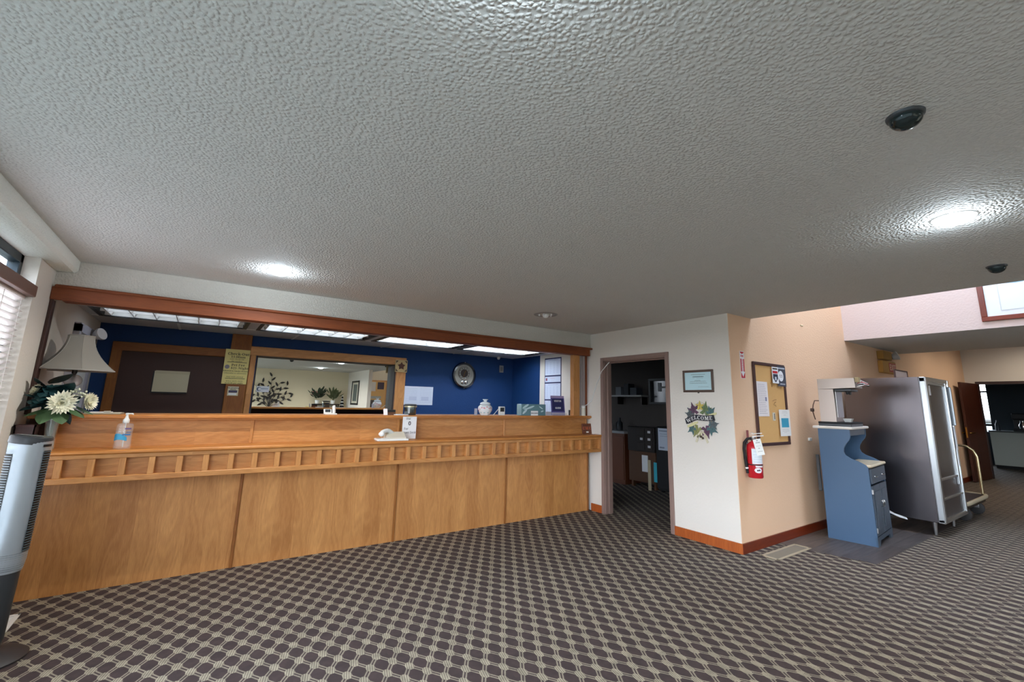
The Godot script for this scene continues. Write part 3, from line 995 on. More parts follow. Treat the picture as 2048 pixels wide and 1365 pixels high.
func build_counter():
	var t := thing("reception_counter", "long honey oak reception counter with a lower ledge and raised shelf", "counter", V(0, 0, 0))
	var zc := -4.785
	var xs := [-1.0, 0.381, 1.778, 3.142, 4.505]
	for i in 4:
		var m := MB.new()
		m.uo = Vector2(0.31 * i, 0.47 * i)
		m.box(V((xs[i] + xs[i + 1]) / 2, 0.4, zc - 0.01), V(xs[i + 1] - xs[i], 0.8, 0.02), 0.0, 1)
		part(t, "front_panel", m, M.oak)
	for x in [0.381, 1.778, 3.142, 4.494]:
		part(t, "batten", bx(V(x - 0.011, 0, zc), V(x + 0.011, 0.793, zc + 0.014), 0.003, 1), M.oak_dark)
	# ledge: slab, fascia, pockets and dividers
	part(t, "ledge_top", bx(V(-1.0, 0.988, -4.83), V(4.545, 1.016, -4.538), 0.008, 0), M.oak_light)
	part(t, "fascia_back", bx(V(-1.0, 0.80, -4.785), V(4.545, 0.988, -4.602), 0.0, 0), M.oak)
	part(t, "fascia_rail", bx(V(-1.0, 0.957, -4.602), V(4.545, 0.988, -4.553), 0.003, 0), M.oak)
	part(t, "fascia_rail", bx(V(-1.0, 0.79, -4.61), V(4.545, 0.832, -4.548), 0.004, 0), M.oak)
	for i in 33:
		var x := 4.524 - 0.1703 * i
		if x < -1.0:
			break
		var m := MB.new()
		m.uo = Vector2(rng.randf() * 3.0, rng.randf() * 3.0)
		m.box(V(x, 0.8945, -4.578), V(0.04, 0.125, 0.048), 0.002, 1)
		part(t, "divider", m, M.oak)
	# raised back with its shelf
	var xb := [-0.86, 0.41, 1.769, 3.118, 4.515]
	for i in 4:
		var m := MB.new()
		m.uo = Vector2(0.23 * i, 0.17 + 0.4 * i)
		m.box(V((xb[i] + xb[i + 1]) / 2, 1.12, -4.83), V(xb[i + 1] - xb[i], 0.22, 0.02), 0.0, 0)
		part(t, "back_panel", m, M.oak)
	for x in [-0.85, 0.41, 1.769, 3.118, 4.5]:
		part(t, "batten", bx(V(x - 0.012, 1.016, -4.82), V(x + 0.012, 1.225, -4.806), 0.003, 1), M.oak)
	part(t, "shelf_rail", bx(V(-0.87, 1.222, -4.86), V(4.53, 1.236, -4.76), 0.003, 0), M.oak)
	part(t, "shelf_top", bx(V(-1.0, 1.234, -5.2), V(4.545, 1.264, -4.745), 0.006, 0), M.oak_light)
	part(t, "inner_body", bx(V(-1.0, 0, -4.95), V(4.53, 1.234, -4.842), 0.0, 0), M.brown_door)
	part(t, "work_top", bx(V(-1.0, 0.74, -5.45), V(4.53, 0.77, -4.951), 0.004, 0), M.brown_door)
	# opening trim: head board with moulding, oak post, shutter track, wall edge
	var h := MB.new()
	h.box(V(1.748, 2.163, -4.752), V(5.534, 0.10, 0.03), 0.004, 0)
	h.box(V(1.775, 2.216, -4.745), V(5.56, 0.026, 0.05), 0.008, 0)
	h.box(V(1.78, 2.117, -4.80), V(5.47, 0.014, 0.13), 0.003, 0)
	struct("trim_3", h, M.red_oak, "reddish oak head board over the counter opening", "trim")
	struct("trim_4", bx(V(4.24, 1.264, -4.86), V(4.36, 2.115, -4.79), 0.004, 1), M.oak, "oak post at the right end of the counter opening", "post")
	var tr := MB.new()
	tr.box(V(4.42, 1.69, -4.845), V(0.115, 0.852, 0.03))
	for x in [4.375, 4.405, 4.44, 4.468]:
		tr.box(V(x, 1.69, -4.82), V(0.012, 0.852, 0.03))
	struct("trim_5", tr, mat(c8(178, 166, 160), 0.4), "pale grooved shutter track beside the oak post", "track")
	struct("trim_6", bx(V(4.48, 1.264, -4.86), V(4.505, 2.115, -4.79), 0.003, 1), M.red_oak, "narrow wood strip between shutter track and white wall", "trim")
	struct("trim_7", bx(V(XL, 1.264, -4.83), V(XL + 0.02, 2.115, -4.755), 0.003, 1), M.brown_door, "dark wood edge at the left end of the counter opening", "trim")


func build_ceiling_fittings():
	var wh := {Vector2(0.39, -4.02): "lit round ceiling light over the left part of the counter", Vector2(3.118, -0.51): "lit round ceiling light at the right, between two camera domes", Vector2(0.39, -0.62): "lit round ceiling light above the viewer", Vector2(3.11, 2.2): "lit round ceiling light behind the viewer, seen in the mirror"}
	for p in wh:
		var t := thing("ceiling_light", wh[p], "ceiling light", V(p.x, HC, p.y), 0, "lit round ceiling lights")
		var rg := MB.new()
		rg.lathe([Vector2(0.084, -0.001), Vector2(0.087, -0.003), Vector2(0.092, -0.002), Vector2(0.096, 0.0)], 36)
		part(t, "trim_ring", rg, M.white)
		var ds := MB.new()
		ds.lathe([Vector2(0.0, -0.032), Vector2(0.045, -0.03), Vector2(0.075, -0.018), Vector2(0.085, 0.0)], 36)
		part(t, "diffuser", ds, M.lamp_on)
		lamp(V(p.x, HC - 0.021, p.y), 0.075, c8(226, 242, 255), 0.008)
		downlight(V(p.x, HC - 0.018, p.y), 0.45, c8(255, 248, 236))
	var c := thing("recessed_downlight", "unlit recessed downlight with mirrored reflector near the white wall", "ceiling light", V(3.116, HC, -4.0))
	c.scale = Vector3.ONE * 1.25
	var r := MB.new()
	r.lathe([Vector2(0.085, -0.002), Vector2(0.09, -0.006), Vector2(0.108, -0.004), Vector2(0.112, 0.0)], 32)
	part(c, "trim_ring", r, mat(c8(150, 146, 142), 0.5))
	var rf := MB.new()
	rf.lathe([Vector2(0.0, 0.004), Vector2(0.05, 0.002), Vector2(0.088, -0.003)], 32)
	part(c, "reflector", rf, M.steel)
	var bb := MB.new()
	bb.ball(V(0, -0.004, 0), V(0.03, 0.03, 0.03), 14)
	part(c, "bulb", bb, M.white)
	for k in 5:
		var fn := MB.new()
		var a := TAU * k / 5.0
		fn.box(V(cos(a) * 0.06, -0.006, sin(a) * 0.06), V(0.012, 0.02, 0.012), 0.003)
		part(c, "lamp_finger", fn, M.white)
	for q in [[V(1.868, HC, -0.383), "dark glass camera dome on open ceiling away from any edge, nearer the viewer", 0.085], [V(4.404, HC, -0.548), "dark glass camera dome at the ceiling edge by the framed picture", 0.085]]:
		var d := thing("camera_dome", q[1], "camera dome", q[0], 0, "ceiling camera domes")
		d.scale = Vector3.ONE * 0.55
		var bs := MB.new()
		bs.lathe([Vector2(0.0, -0.022), Vector2(0.088, -0.022), Vector2(0.097, -0.014), Vector2(0.1, 0.0)], 32)
		part(d, "base_ring", bs, M.charcoal)
		var dm := MB.new()
		var pr := []
		for i in 9:
			var a := PI / 2 * i / 8.0
			pr.append(Vector2(sin(a) * 0.086, -0.022 - cos(a) * 0.07))
		dm.lathe(pr, 32)
		part(d, "dome", dm, mat(c8(26, 40, 42), 0.08))


func leaf_mesh(l: float, w: float, curl: float, n := 6) -> MB:
	# a leaf along +z, midrib raised, tip bent down
	var m := MB.new()
	var p := []
	for i in n + 1:
		var t := float(i) / n
		var hw := w * 0.5 * pow(sin(PI * pow(t, 0.8)), 0.8) if i > 0 and i < n else 0.001
		var y := -curl * t * t
		for s in [-1.0, -0.5, 0.0, 0.5, 1.0]:
			p.append(V(s * hw, y - absf(s) * hw * 0.25, t * l))
	m.grid(p, 5)
	return m


func bloom(parent: Node3D, at: Vector3, r: float, face: Vector3, mat_: Material):
	# a many petalled flower: petals in five whorls about the facing axis, joined per whorl
	var b := Basis.looking_at(-face.normalized(), Vector3.UP)
	var pet := leaf_mesh(1.0, 0.3, 0.22)
	for k in 5:
		var m := MB.new()
		var cnt: int = [22, 20, 18, 13, 8][k]
		for i in cnt:
			var tilt: float = [0.15, 0.42, 0.7, 1.0, 1.3][k]
			var len_: float = r * [1.0, 0.92, 0.8, 0.62, 0.45][k]
			var x := Transform3D(Basis(Vector3.BACK, TAU * (i + 0.5 * (k % 2)) / cnt + rng.randf() * 0.12) * Basis(Vector3.RIGHT, -PI / 2 + tilt), Vector3.ZERO).scaled_local(Vector3.ONE * len_ * rng.randf_range(0.9, 1.06))
			for q in range(0, pet.ix.size(), 3):
				var i0 := pet.ix[q]
				var i1 := pet.ix[q + 1]
				var i2 := pet.ix[q + 2]
				m.tri(x * pet.v[i0], x * pet.v[i1], x * pet.v[i2], x.basis * pet.n[i0], x.basis * pet.n[i1], x.basis * pet.n[i2])
		var o := part(parent, "petals", m, mat_)
		o.transform = Transform3D(b, at)


func build_left_things():
	# tower fan
	var f := thing("tower_fan", "tall silver tower fan standing on the carpet by the window blind", "fan", V(-0.77, 0, -3.85))
	var bs := MB.new()
	bs.lathe([Vector2(0.0, 0.0), Vector2(0.168, 0.0), Vector2(0.17, 0.01), Vector2(0.14, 0.03), Vector2(0.075, 0.05), Vector2(0.05, 0.06), Vector2(0.0, 0.06)], 40)
	part(f, "base", bs, mat(c8(54, 52, 54), 0.45))
	var lb := MB.new()
	lb.lathe([Vector2(0.05, 0.05), Vector2(0.06, 0.1), Vector2(0.07, 0.45), Vector2(0.074, 0.5), Vector2(0.0, 0.5)], 32)
	part(f, "lower_column", lb, M.charcoal)
	var hs := MB.new()
	var pr := [Vector2(0.0, 0.44), Vector2(0.074, 0.445), Vector2(0.082, 0.5), Vector2(0.087, 0.8), Vector2(0.089, 1.145)]
	hs.lathe(pr, 40)
	part(f, "housing", hs, M.silver)
	# slanted cap
	var cp := MB.new()
	cp.x = Transform3D(Basis(Vector3.BACK, -0.14), V(0, 1.16, 0))
	cp.lathe([Vector2(0.09, -0.03), Vector2(0.091, 0.004), Vector2(0.086, 0.012), Vector2(0.0, 0.016)], 40)
	part(f, "top_cap", cp, M.charcoal)
	var hl := MB.new()
	hl.x = Transform3D(Basis(Vector3.BACK, -0.14), V(0, 1.178, 0))
	hl.box(V(0.0, 0, 0.035), V(0.11, 0.004, 0.012), 0.002)
	part(f, "control_strip", hl, M.chrome)
	# outlet grilles: curved dark slot fields crossed by silver slats
	var dirc := atan2(0.77, 3.85)
	for g in [[dirc + 0.72, dirc + 1.30, 0.55, 1.09], [dirc - 1.35, dirc - 0.75, 0.75, 1.08]]:
		var bk := MB.new()
		var p := []
		for j in 2:
			for i in 9:
				var a := lerpf(g[0], g[1], i / 8.0)
				var y := lerpf(g[2], g[3], j)
				var rr := lerpf(0.0855, 0.091, (y - 0.5) / 0.64)
				p.append(V(sin(a) * rr, y, cos(a) * rr))
		bk.grid(p, 9)
		part(f, "grille_back", bk, M.black)
		var cnt := int((g[3] - g[2]) / 0.0135)
		for k in cnt:
			var y: float = g[2] + 0.006 + k * 0.0135
			var rr := lerpf(0.087, 0.0925, (y - 0.5) / 0.64)
			var m := MB.new()
			var ps := []
			for i in 7:
				var a := lerpf(g[0], g[1], i / 6.0)
				ps.append(V(sin(a) * rr, y, cos(a) * rr))
			m.tube(ps, 0.0026, 4)
			part(f, "slat", m, M.silver if g[0] < dirc else mat_grey())
	var lw := MB.new()
	for k in 9:
		var y := 0.46 + k * 0.0105
		var ps := []
		for i in 13:
			var a := dirc + lerpf(-1.3, 1.35, i / 12.0)
			var rr := lerpf(0.0775, 0.0835, k / 9.0)
			ps.append(V(sin(a) * rr, y, cos(a) * rr))
		lw.tube(ps, 0.0018, 4)
	part(f, "lower_grooves", lw, mat(c8(120, 128, 134), 0.5)).set_meta("kind", "stuff")
	var dp := MB.new()
	var dpp := []
	for j in 2:
		for i in 7:
			var a := dirc + lerpf(0.62, 1.25, i / 6.0)
			dpp.append(V(sin(a) * 0.0905, 1.112 + j * 0.014, cos(a) * 0.0905))
	dp.grid(dpp, 7)
	part(f, "display_window", dp, M.black)
	# floor register by the fan
	var r := thing("floor_register", "white slotted floor register in the carpet behind the tower fan", "floor vent", V(-0.86, 0, -4.3), PI / 2)
	register(r, 0.42, 0.17, M.white)
	# lamp on the shelf
	var l := thing("table_lamp", "table lamp with a wide bell shade and glass globe on the counter shelf", "lamp", V(-0.84, 1.264, -4.97))
	var lbm := MB.new()
	lbm.lathe([Vector2(0.0, 0.0), Vector2(0.075, 0.0), Vector2(0.075, 0.012), Vector2(0.04, 0.03), Vector2(0.018, 0.06), Vector2(0.014, 0.15), Vector2(0.02, 0.185), Vector2(0.0, 0.19)], 24)
	part(l, "base", lbm, M.dark_metal)
	var gb := MB.new()
	gb.ball(V(0, 0.255, 0), V(0.056, 0.05, 0.056), 20)
	part(l, "globe", gb, M.globe)
	var st := MB.new()
	st.tube([V(0, 0.18, 0), V(0, 0.5, 0)], 0.011, 10)
	part(l, "stem", st, M.dark_metal)
	var sk := MB.new()
	sk.lathe([Vector2(0.016, 0.31), Vector2(0.018, 0.36), Vector2(0.015, 0.37)], 14)
	part(l, "socket", sk, M.dark_metal)
	var sh := MB.new()
	var sp := []
	for i in 11:
		var t := i / 10.0
		sp.append(Vector2(0.248 - 0.165 * (1.0 - pow(1.0 - t, 2.0)), 0.335 + 0.275 * t))
	sh.lathe(sp, 6, true, 0.32)
	part(l, "shade", sh, M.shade)
	for k in 6:
		var rb := MB.new()
		var a := 0.32 + TAU * k / 6.0
		var ps := []
		for q in sp:
			ps.append(V(sin(a) * q.x, q.y, cos(a) * q.x))
		rb.tube(ps, 0.0028, 5)
		part(l, "shade_rib", rb, M.shade)
	var rm := MB.new()
	for y in [[0.248, 0.335], [0.083, 0.61]]:
		var ps := []
		for k in 7:
			var a := 0.32 + TAU * k / 6.0
			ps.append(V(sin(a) * y[0], y[1], cos(a) * y[0]))
		rm.tube(ps, 0.005, 5)
	part(l, "shade_rim", rm, mat(c8(170, 166, 160), 0.5))
	# planter box and flowers on the ledge
	var pb := thing("planter_box", "small dark red brown box at the left end of the ledge behind the fan", "box", V(-0.955, 1.016, -4.60))
	var pm := MB.new()
	pm.box(V(0, 0.006, 0), V(0.1, 0.012, 0.1))
	for s in [-1.0, 1.0]:
		pm.box(V(s * 0.046, 0.09, 0), V(0.008, 0.18, 0.1), 0.001)
		pm.box(V(0, 0.09, s * 0.046), V(0.1, 0.18, 0.008), 0.001)
	part(pb, "box", pm, mat(c8(58, 34, 34), 0.5))
	part(pb, "rim", multi([[V(-0.054, 0.17, -0.054), V(0.054, 0.185, -0.044)], [V(-0.054, 0.17, 0.044), V(0.054, 0.185, 0.054)], [V(-0.054, 0.17, -0.054), V(-0.044, 0.185, 0.054)], [V(0.044, 0.17, -0.054), V(0.054, 0.185, 0.054)]]), mat(c8(70, 40, 38), 0.5))
	var fl := thing("flower_arrangement", "artificial flowers with dark teal leaves in a clear vase on the ledge", "flowers", V(-0.852, 1.016, -4.69))
	var vs := MB.new()
	vs.lathe([Vector2(0.0, 0.001), Vector2(0.03, 0.001), Vector2(0.034, 0.01), Vector2(0.03, 0.1), Vector2(0.04, 0.22), Vector2(0.037, 0.22), Vector2(0.028, 0.1), Vector2(0.03, 0.014), Vector2(0.0, 0.012)], 24)
	part(fl, "vase", vs, pane(c8(220, 232, 226), 0.25, 0.05))
	for k in 7:
		var a := TAU * k / 7.0
		var s := MB.new()
		s.tube([V(0, 0.02, 0), V(sin(a) * 0.012, 0.2, cos(a) * 0.012), V(sin(a) * 0.08, 0.33, cos(a) * 0.06)], 0.003, 5)
		part(fl, "stem", s, M.mid_leaf)
	# leaves: dark teal on the left and above, green below
	var lv := [leaf_mesh(0.17, 0.11, 0.05), leaf_mesh(0.15, 0.09, 0.07), leaf_mesh(0.13, 0.1, 0.03)]
	var lms := []
	for q in lv:
		lms.append(q.mesh())
	for k in 44:
		var o := inst("leaf", lms[k % 3], M.dark_leaf, fl)
		var a := rng.randf_range(-1.0, 1.1)
		var el := rng.randf_range(-0.5, 0.8)
		var c := V(rng.randf_range(-0.09, 0.04), rng.randf_range(0.3, 0.48), rng.randf_range(-0.09, -0.01))
		o.transform = Transform3D(Basis(Vector3.UP, a) * Basis(Vector3.RIGHT, -el) * Basis(Vector3.BACK, rng.randf_range(-0.5, 0.5)), c)
	for q in [[V(0.03, 0.27, 0.06), 0.5, -0.6], [V(0.08, 0.29, 0.05), 1.1, -0.4], [V(-0.02, 0.28, 0.07), -0.2, -0.7], [V(-0.04, 0.28, 0.03), -0.8, -0.2], [V(0.1, 0.3, 0.02), 1.5, -0.3]]:
		var o := inst("green_leaf", lms[2], M.mid_leaf, fl)
		o.transform = Transform3D(Basis(Vector3.UP, q[1]) * Basis(Vector3.RIGHT, -q[2]), q[0] + V(0, 0.015, 0))
	var toeye := V(0.87, 0.05, 4.7)
	bloom(fl, V(0.045, 0.335, 0.105), 0.092, toeye + V(0, 0.3, 0), M.petal)
	bloom(fl, V(0.165, 0.345, 0.03), 0.075, V(1.0, 0.1, 0.5), M.petal)
	bloom(fl, V(-0.11, 0.42, 0.0), 0.05, V(-0.8, 0.4, 0.6), M.petal)
	var by := MB.new()
	for k in 34:
		var c := V(rng.randf_range(0.03, 0.15), rng.randf_range(0.37, 0.44), rng.randf_range(-0.02, 0.05))
		by.ball(c, Vector3.ONE * rng.randf_range(0.006, 0.011), 6)
	part(fl, "filler_blossom", by, mat(c8(214, 216, 190), 0.7)).set_meta("kind", "stuff")


var _grey: StandardMaterial3D
func mat_grey() -> StandardMaterial3D:
	if _grey == null:
		_grey = mat(c8(92, 108, 116), 0.4, 0.4)
	return _grey


func register(r: Node3D, w: float, d: float, m: Material, n := 14):
	var sm := mat(c8(126, 118, 104), 0.5) if n > 14 else m
	var f := MB.new()
	for s in [-1.0, 1.0]:
		f.box(V(0, 0.004, s * (d / 2 - 0.013)), V(w, 0.008, 0.026), 0.002)
		f.box(V(s * (w / 2 - 0.013), 0.004, 0), V(0.026, 0.008, d), 0.002)
	part(r, "frame", f, m)
	part(r, "well", bx(V(-w / 2 + 0.02, 0.0, -d / 2 + 0.02), V(w / 2 - 0.02, 0.002, d / 2 - 0.02)), M.black)
	for i in n:
		var b := MB.new()
		b.x = Transform3D(Basis(Vector3.BACK, 0.5), V(-w / 2 + 0.03 + (w - 0.06) * (i + 0.5) / n, 0.004, 0))
		b.box(Vector3.ZERO, V((w - 0.06) / n * 0.4, 0.0015, d - 0.05))
		part(r, "slat", b, sm)


func build_counter_things():
	# letter tray
	var ct := thing("document_tray", "flat pale document tray with a clip on the shelf by the lamp", "tray", V(-0.6, 1.264, -4.9))
	part(ct, "tray", bx(V(-0.12, 0, -0.1), V(0.1, 0.012, 0.1), 0.003), mat(c8(168, 160, 140), 0.6))
	part(ct, "papers", bx(V(-0.1, 0.012, -0.09), V(0.03, 0.017, 0.09)), M.paper)
	part(ct, "clip", bx(V(-0.005, 0.012, 0.05), V(0.035, 0.026, 0.09), 0.002), mat(c8(196, 190, 176), 0.4))
	part(ct, "ruler", bx(V(0.03, 0.012, 0.06), V(0.105, 0.016, 0.095)), M.offwhite)
	# sanitizer
	var s := thing("sanitizer_bottle", "clear pump bottle of hand sanitizer standing on the wooden ledge", "bottle", V(-0.445, 1.016, -4.655), -0.05)
	var bt := MB.new()
	bt.lathe([Vector2(0.0, 0.0), Vector2(0.05, 0.0), Vector2(0.053, 0.006), Vector2(0.053, 0.04), Vector2(0.05, 0.09), Vector2(0.051, 0.165), Vector2(0.046, 0.184), Vector2(0.018, 0.19), Vector2(0.016, 0.2)], 32, false, 0.0, V(1, 1, 0.62))
	part(s, "bottle", bt, M.clear)
	var gl := MB.new()
	gl.lathe([Vector2(0.0, 0.005), Vector2(0.047, 0.006), Vector2(0.047, 0.13), Vector2(0.0, 0.131)], 28, false, 0.0, V(1, 1, 0.58))
	part(s, "gel", gl, pane(c8(206, 226, 236), 0.08, 0.05))
	var lab := MB.new()
	var lp := []
	for j in 9:
		for i in 9:
			var u := i / 8.0
			var a := lerpf(-1.3, 0.5, u)
			var y := lerpf(0.055, 0.055 + 0.05 * (1.0 - 0.5 * u * u), j / 8.0) + 0.012 * sin(u * 3.0)
			lp.append(V(sin(a) * 0.0525, y, cos(a) * 0.0335))
	lab.grid(lp, 9)
	part(s, "blue_label", lab, mat(c8(56, 160, 204), 0.4))
	for q in [[0.142, 0.1, 0.9, 0.012, c8(112, 86, 128)], [0.118, 0.35, 0.9, 0.006, c8(70, 96, 140)], [0.098, -0.1, 0.9, 0.012, c8(60, 110, 160)]]:
		var tm := MB.new()
		var tp := []
		for j in 2:
			for i in 6:
				var a := lerpf(q[1], q[2], i / 5.0)
				tp.append(V(sin(a) * 0.0528, q[0] + q[3] * j, cos(a) * 0.034))
		tm.grid(tp, 6)
		part(s, "label_print", tm, mat(q[4], 0.5))
	var pu := MB.new()
	pu.lathe([Vector2(0.018, 0.19), Vector2(0.02, 0.195), Vector2(0.02, 0.215), Vector2(0.012, 0.225), Vector2(0.008, 0.24), Vector2(0.007, 0.25), Vector2(0.012, 0.252), Vector2(0.012, 0.264), Vector2(0.0, 0.266)], 18)
	pu.box(V(0.018, 0.259, 0), V(0.034, 0.009, 0.014), 0.003)
	pu.box(V(0.034, 0.254, 0), V(0.006, 0.01, 0.01), 0.002)
	part(s, "pump", pu, M.white)
	var dt := MB.new()
	dt.tube([V(0, 0.19, 0), V(0.004, 0.01, 0)], 0.0035, 6)
	part(s, "dip_tube", dt, M.white)
	# telephone
	var p := thing("telephone", "white corded desk telephone on the ledge below the handwritten sign", "telephone", V(1.65, 1.016, -4.655), -0.1)
	part(p, "base", bx(V(-0.165, 0, -0.08), V(0.15, 0.022, 0.09), 0.006), M.white)
	var bd := MB.new()
	bd.x = Transform3D(Basis(Vector3.UP, PI / 2), V(0.02, 0, 0))
	bd.prism([Vector2(-0.085, 0.02), Vector2(0.075, 0.02), Vector2(0.075, 0.075), Vector2(0.03, 0.085), Vector2(-0.085, 0.035)], -0.09, 0.1)
	part(p, "body", bd, M.offwhite)
	var hd := MB.new()
	hd.x = Transform3D(Basis(Vector3.UP, 0.5) * Basis(Vector3.RIGHT, 0.0), V(-0.05, 0.085, 0.01))
	var arc := []
	for i in 13:
		var t := i / 12.0
		arc.append(V(lerpf(-0.08, 0.085, t), 0.032 * sin(PI * t) - 0.03 * t - 0.004, 0))
	hd.tube(arc, 0.02, 10)
	hd.ball(V(-0.078, -0.018, 0), V(0.031, 0.026, 0.031), 14)
	hd.ball(V(0.083, -0.045, 0), V(0.031, 0.026, 0.031), 14)
	part(p, "handset", hd, M.white)
	var kp := MB.new()
	for i in 4:
		for j in 3:
			kp.box(V(0.05 + j * 0.022, 0.08 - i * 0.013, -0.045 + i * 0.026), V(0.014, 0.008, 0.012), 0.002)
	part(p, "keypad", kp, mat(c8(170, 168, 164), 0.5))
	var cdm := MB.new()
	var cpz := []
	for i in 60:
		var t := i / 59.0
		var a := t * TAU * 11.0
		cpz.append(V(lerpf(-0.13, -0.03, t) + cos(a) * 0.004, 0.03 + sin(a) * 0.004, 0.075 + 0.02 * sin(t * PI)))
	cdm.tube(cpz, 0.0018, 4)
	part(p, "cord", cdm, M.white)
	# handwritten sign hanging on the counter back
	var sg := thing("handwritten_sign", "white handwritten paper sign taped to the counter front above the telephone", "sign", V(1.86, 1.135, -4.742))
	part(sg, "sheet", plate(0.155, 0.232, 0.0015), M.paper)
	text(sg, "writing", "Dial", 0.026, M.ink, V(-0.015, 0.095, 0.002), false)
	text(sg, "digit", "0", 0.05, M.ink, V(0.0, 0.045, 0.002), true)
	text(sg, "writing", "For", 0.03, M.ink, V(-0.035, -0.01, 0.002), false)
	text(sg, "writing", "Front Desk", 0.028, M.ink, V(0.0, -0.05, 0.002), false)
	part(sg, "tape", bx(V(-0.03, 0.108, 0.001), V(0.03, 0.118, 0.003)), mat(c8(220, 216, 200), 0.3))
	# canister
	var cn := thing("metal_canister", "round metal canister with a brass clamp band on the shelf above the sign", "canister", V(1.905, 1.264, -4.86))
	var cb := MB.new()
	cb.lathe([Vector2(0.0, 0.0), Vector2(0.06, 0.0), Vector2(0.063, 0.004), Vector2(0.063, 0.085)], 28)
	part(cn, "can", cb, mat(c8(120, 130, 132), 0.2, 0.9))
	var bnd := MB.new()
	bnd.lathe([Vector2(0.063, 0.085), Vector2(0.07, 0.087), Vector2(0.07, 0.097), Vector2(0.064, 0.1)], 28)
	part(cn, "clamp_band", bnd, mat(c8(206, 196, 160), 0.3, 0.7))
	var ld := MB.new()
	ld.lathe([Vector2(0.066, 0.098), Vector2(0.068, 0.112), Vector2(0.06, 0.12), Vector2(0.0, 0.122)], 28)
	part(cn, "lid", ld, mat(c8(70, 72, 74), 0.3, 0.6))
	part(cn, "sticker", bx(V(-0.045, 0.02, 0.052), V(-0.01, 0.09, 0.0565)), mat(c8(190, 196, 200), 0.4))
	single("loose_papers", bx(V(-0.07, 0, -0.1), V(0.06, 0.008, 0.09)), M.paper, "few loose white papers on the shelf left of the canister", "papers", V(1.79, 1.264, -4.88), 0.15)
	# small brown box with black top and white card
	var bb := thing("card_box", "small brown box with a black top on the shelf near the mirror's corner", "box", V(1.70, 1.264, -4.9))
	part(bb, "body", bx(V(-0.042, 0, -0.04), V(0.042, 0.03, 0.04), 0.002), mat(c8(104, 66, 42), 0.5))
	part(bb, "lid", bx(V(-0.045, 0.03, -0.042), V(0.04, 0.056, 0.042), 0.004), M.black)
	var wc := MB.new()
	wc.x = Transform3D(Basis(Vector3.BACK, 0.12) * Basis(Vector3.UP, 0.6), V(1.633, 1.264, -4.86))
	wc.box(V(0, 0.033, 0), V(0.003, 0.066, 0.05))
	single("standing_card", wc, M.paper, "white card standing beside the small brown box", "card")
	# card terminal
	var tm2 := thing("card_terminal", "white card payment terminal on the shelf in front of the mirror", "card terminal", V(1.09, 1.264, -4.93))
	var tb := MB.new()
	tb.x = Transform3D(Basis(Vector3.RIGHT, -0.5), V(-0.02, 0.0, 0))
	part(tm2, "base", bx(V(-0.06, 0, -0.04), V(0.055, 0.014, 0.05), 0.004), M.white)
	tb.box(V(-0.005, 0.035, 0.0), V(0.075, 0.05, 0.016), 0.004)
	part(tm2, "body", tb, M.white)
	var ts := MB.new()
	ts.x = tb.x
	ts.box(V(-0.005, 0.038, 0.009), V(0.05, 0.03, 0.002))
	part(tm2, "screen", ts, M.charcoal)
	var th := MB.new()
	th.x = Transform3D(Basis(Vector3.BACK, 0.1), V(0.03, 0.01, 0.02))
	th.box(V(0, 0.042, 0), V(0.03, 0.085, 0.022), 0.009)
	part(tm2, "handset", th, M.white)
	# ginger jar
	var gj := thing("ginger_jar", "white lidded ginger jar with pink flowers on the counter shelf", "jar", V(2.855, 1.264, -4.85))
	var jm := MB.new()
	jm.lathe([Vector2(0.0, 0.0), Vector2(0.05, 0.0), Vector2(0.054, 0.006), Vector2(0.075, 0.04), Vector2(0.088, 0.075), Vector2(0.086, 0.1), Vector2(0.066, 0.122), Vector2(0.045, 0.128), Vector2(0.044, 0.134)], 32)
	part(gj, "jar", jm, mat(c8(228, 230, 232), 0.15))
	var jl := MB.new()
	jl.lathe([Vector2(0.064, 0.13), Vector2(0.066, 0.136), Vector2(0.06, 0.15), Vector2(0.03, 0.162), Vector2(0.016, 0.166), Vector2(0.02, 0.176), Vector2(0.036, 0.19), Vector2(0.034, 0.194), Vector2(0.0, 0.186)], 28)
	part(gj, "lid", jl, mat(c8(222, 228, 232), 0.15))
	var bandr := MB.new()
	bandr.lathe([Vector2(0.047, 0.127), Vector2(0.05, 0.131), Vector2(0.046, 0.135)], 24)
	part(gj, "neck_band", bandr, mat(c8(60, 72, 88), 0.3))
	for k in 22:
		var a := TAU * k / 22.0 + rng.randf() * 0.2
		var y := 0.055 + rng.randf() * 0.045
		var rr := lerpf(0.08, 0.0885, clampf((y - 0.045) / 0.03, 0, 1)) if y < 0.08 else lerpf(0.0885, 0.085, (y - 0.08) / 0.02)
		var fm := MB.new()
		fm.x = Transform3D(Basis(Vector3.UP, a), V(sin(a) * rr, y, cos(a) * rr))
		fm.ball(Vector3.ZERO, V(0.009, 0.008, 0.002), 7)
		part(gj, "painted_flower", fm, mat([c8(206, 96, 112), c8(196, 70, 90), c8(216, 140, 150)][k % 3], 0.25))
	for k in 10:
		var a := TAU * k / 10.0
		var fm := MB.new()
		fm.x = Transform3D(Basis(Vector3.UP, a), V(sin(a) * 0.0715, 0.033, cos(a) * 0.0715))
		fm.ball(Vector3.ZERO, V(0.012, 0.005, 0.003), 7)
		part(gj, "painted_leaf", fm, mat(c8(120, 180, 186), 0.25))
	single("leaflet", bx(V(-0.02, 0, -0.002), V(0.02, 0.08, 0.002)), mat(c8(172, 176, 192), 0.6), "small pale leaflet standing left of the ginger jar", "leaflet", V(2.755, 1.264, -4.9))
	# timer with white cord
	var tt := thing("digital_timer", "small white digital display with black screen right of the ginger jar", "timer", V(3.095, 1.264, -4.85))
	part(tt, "body", bx(V(-0.044, 0, -0.015), V(0.044, 0.108, 0.015), 0.006), M.white)
	part(tt, "screen", bx(V(-0.028, 0.045, 0.015), V(0.03, 0.095, 0.017)), M.black)
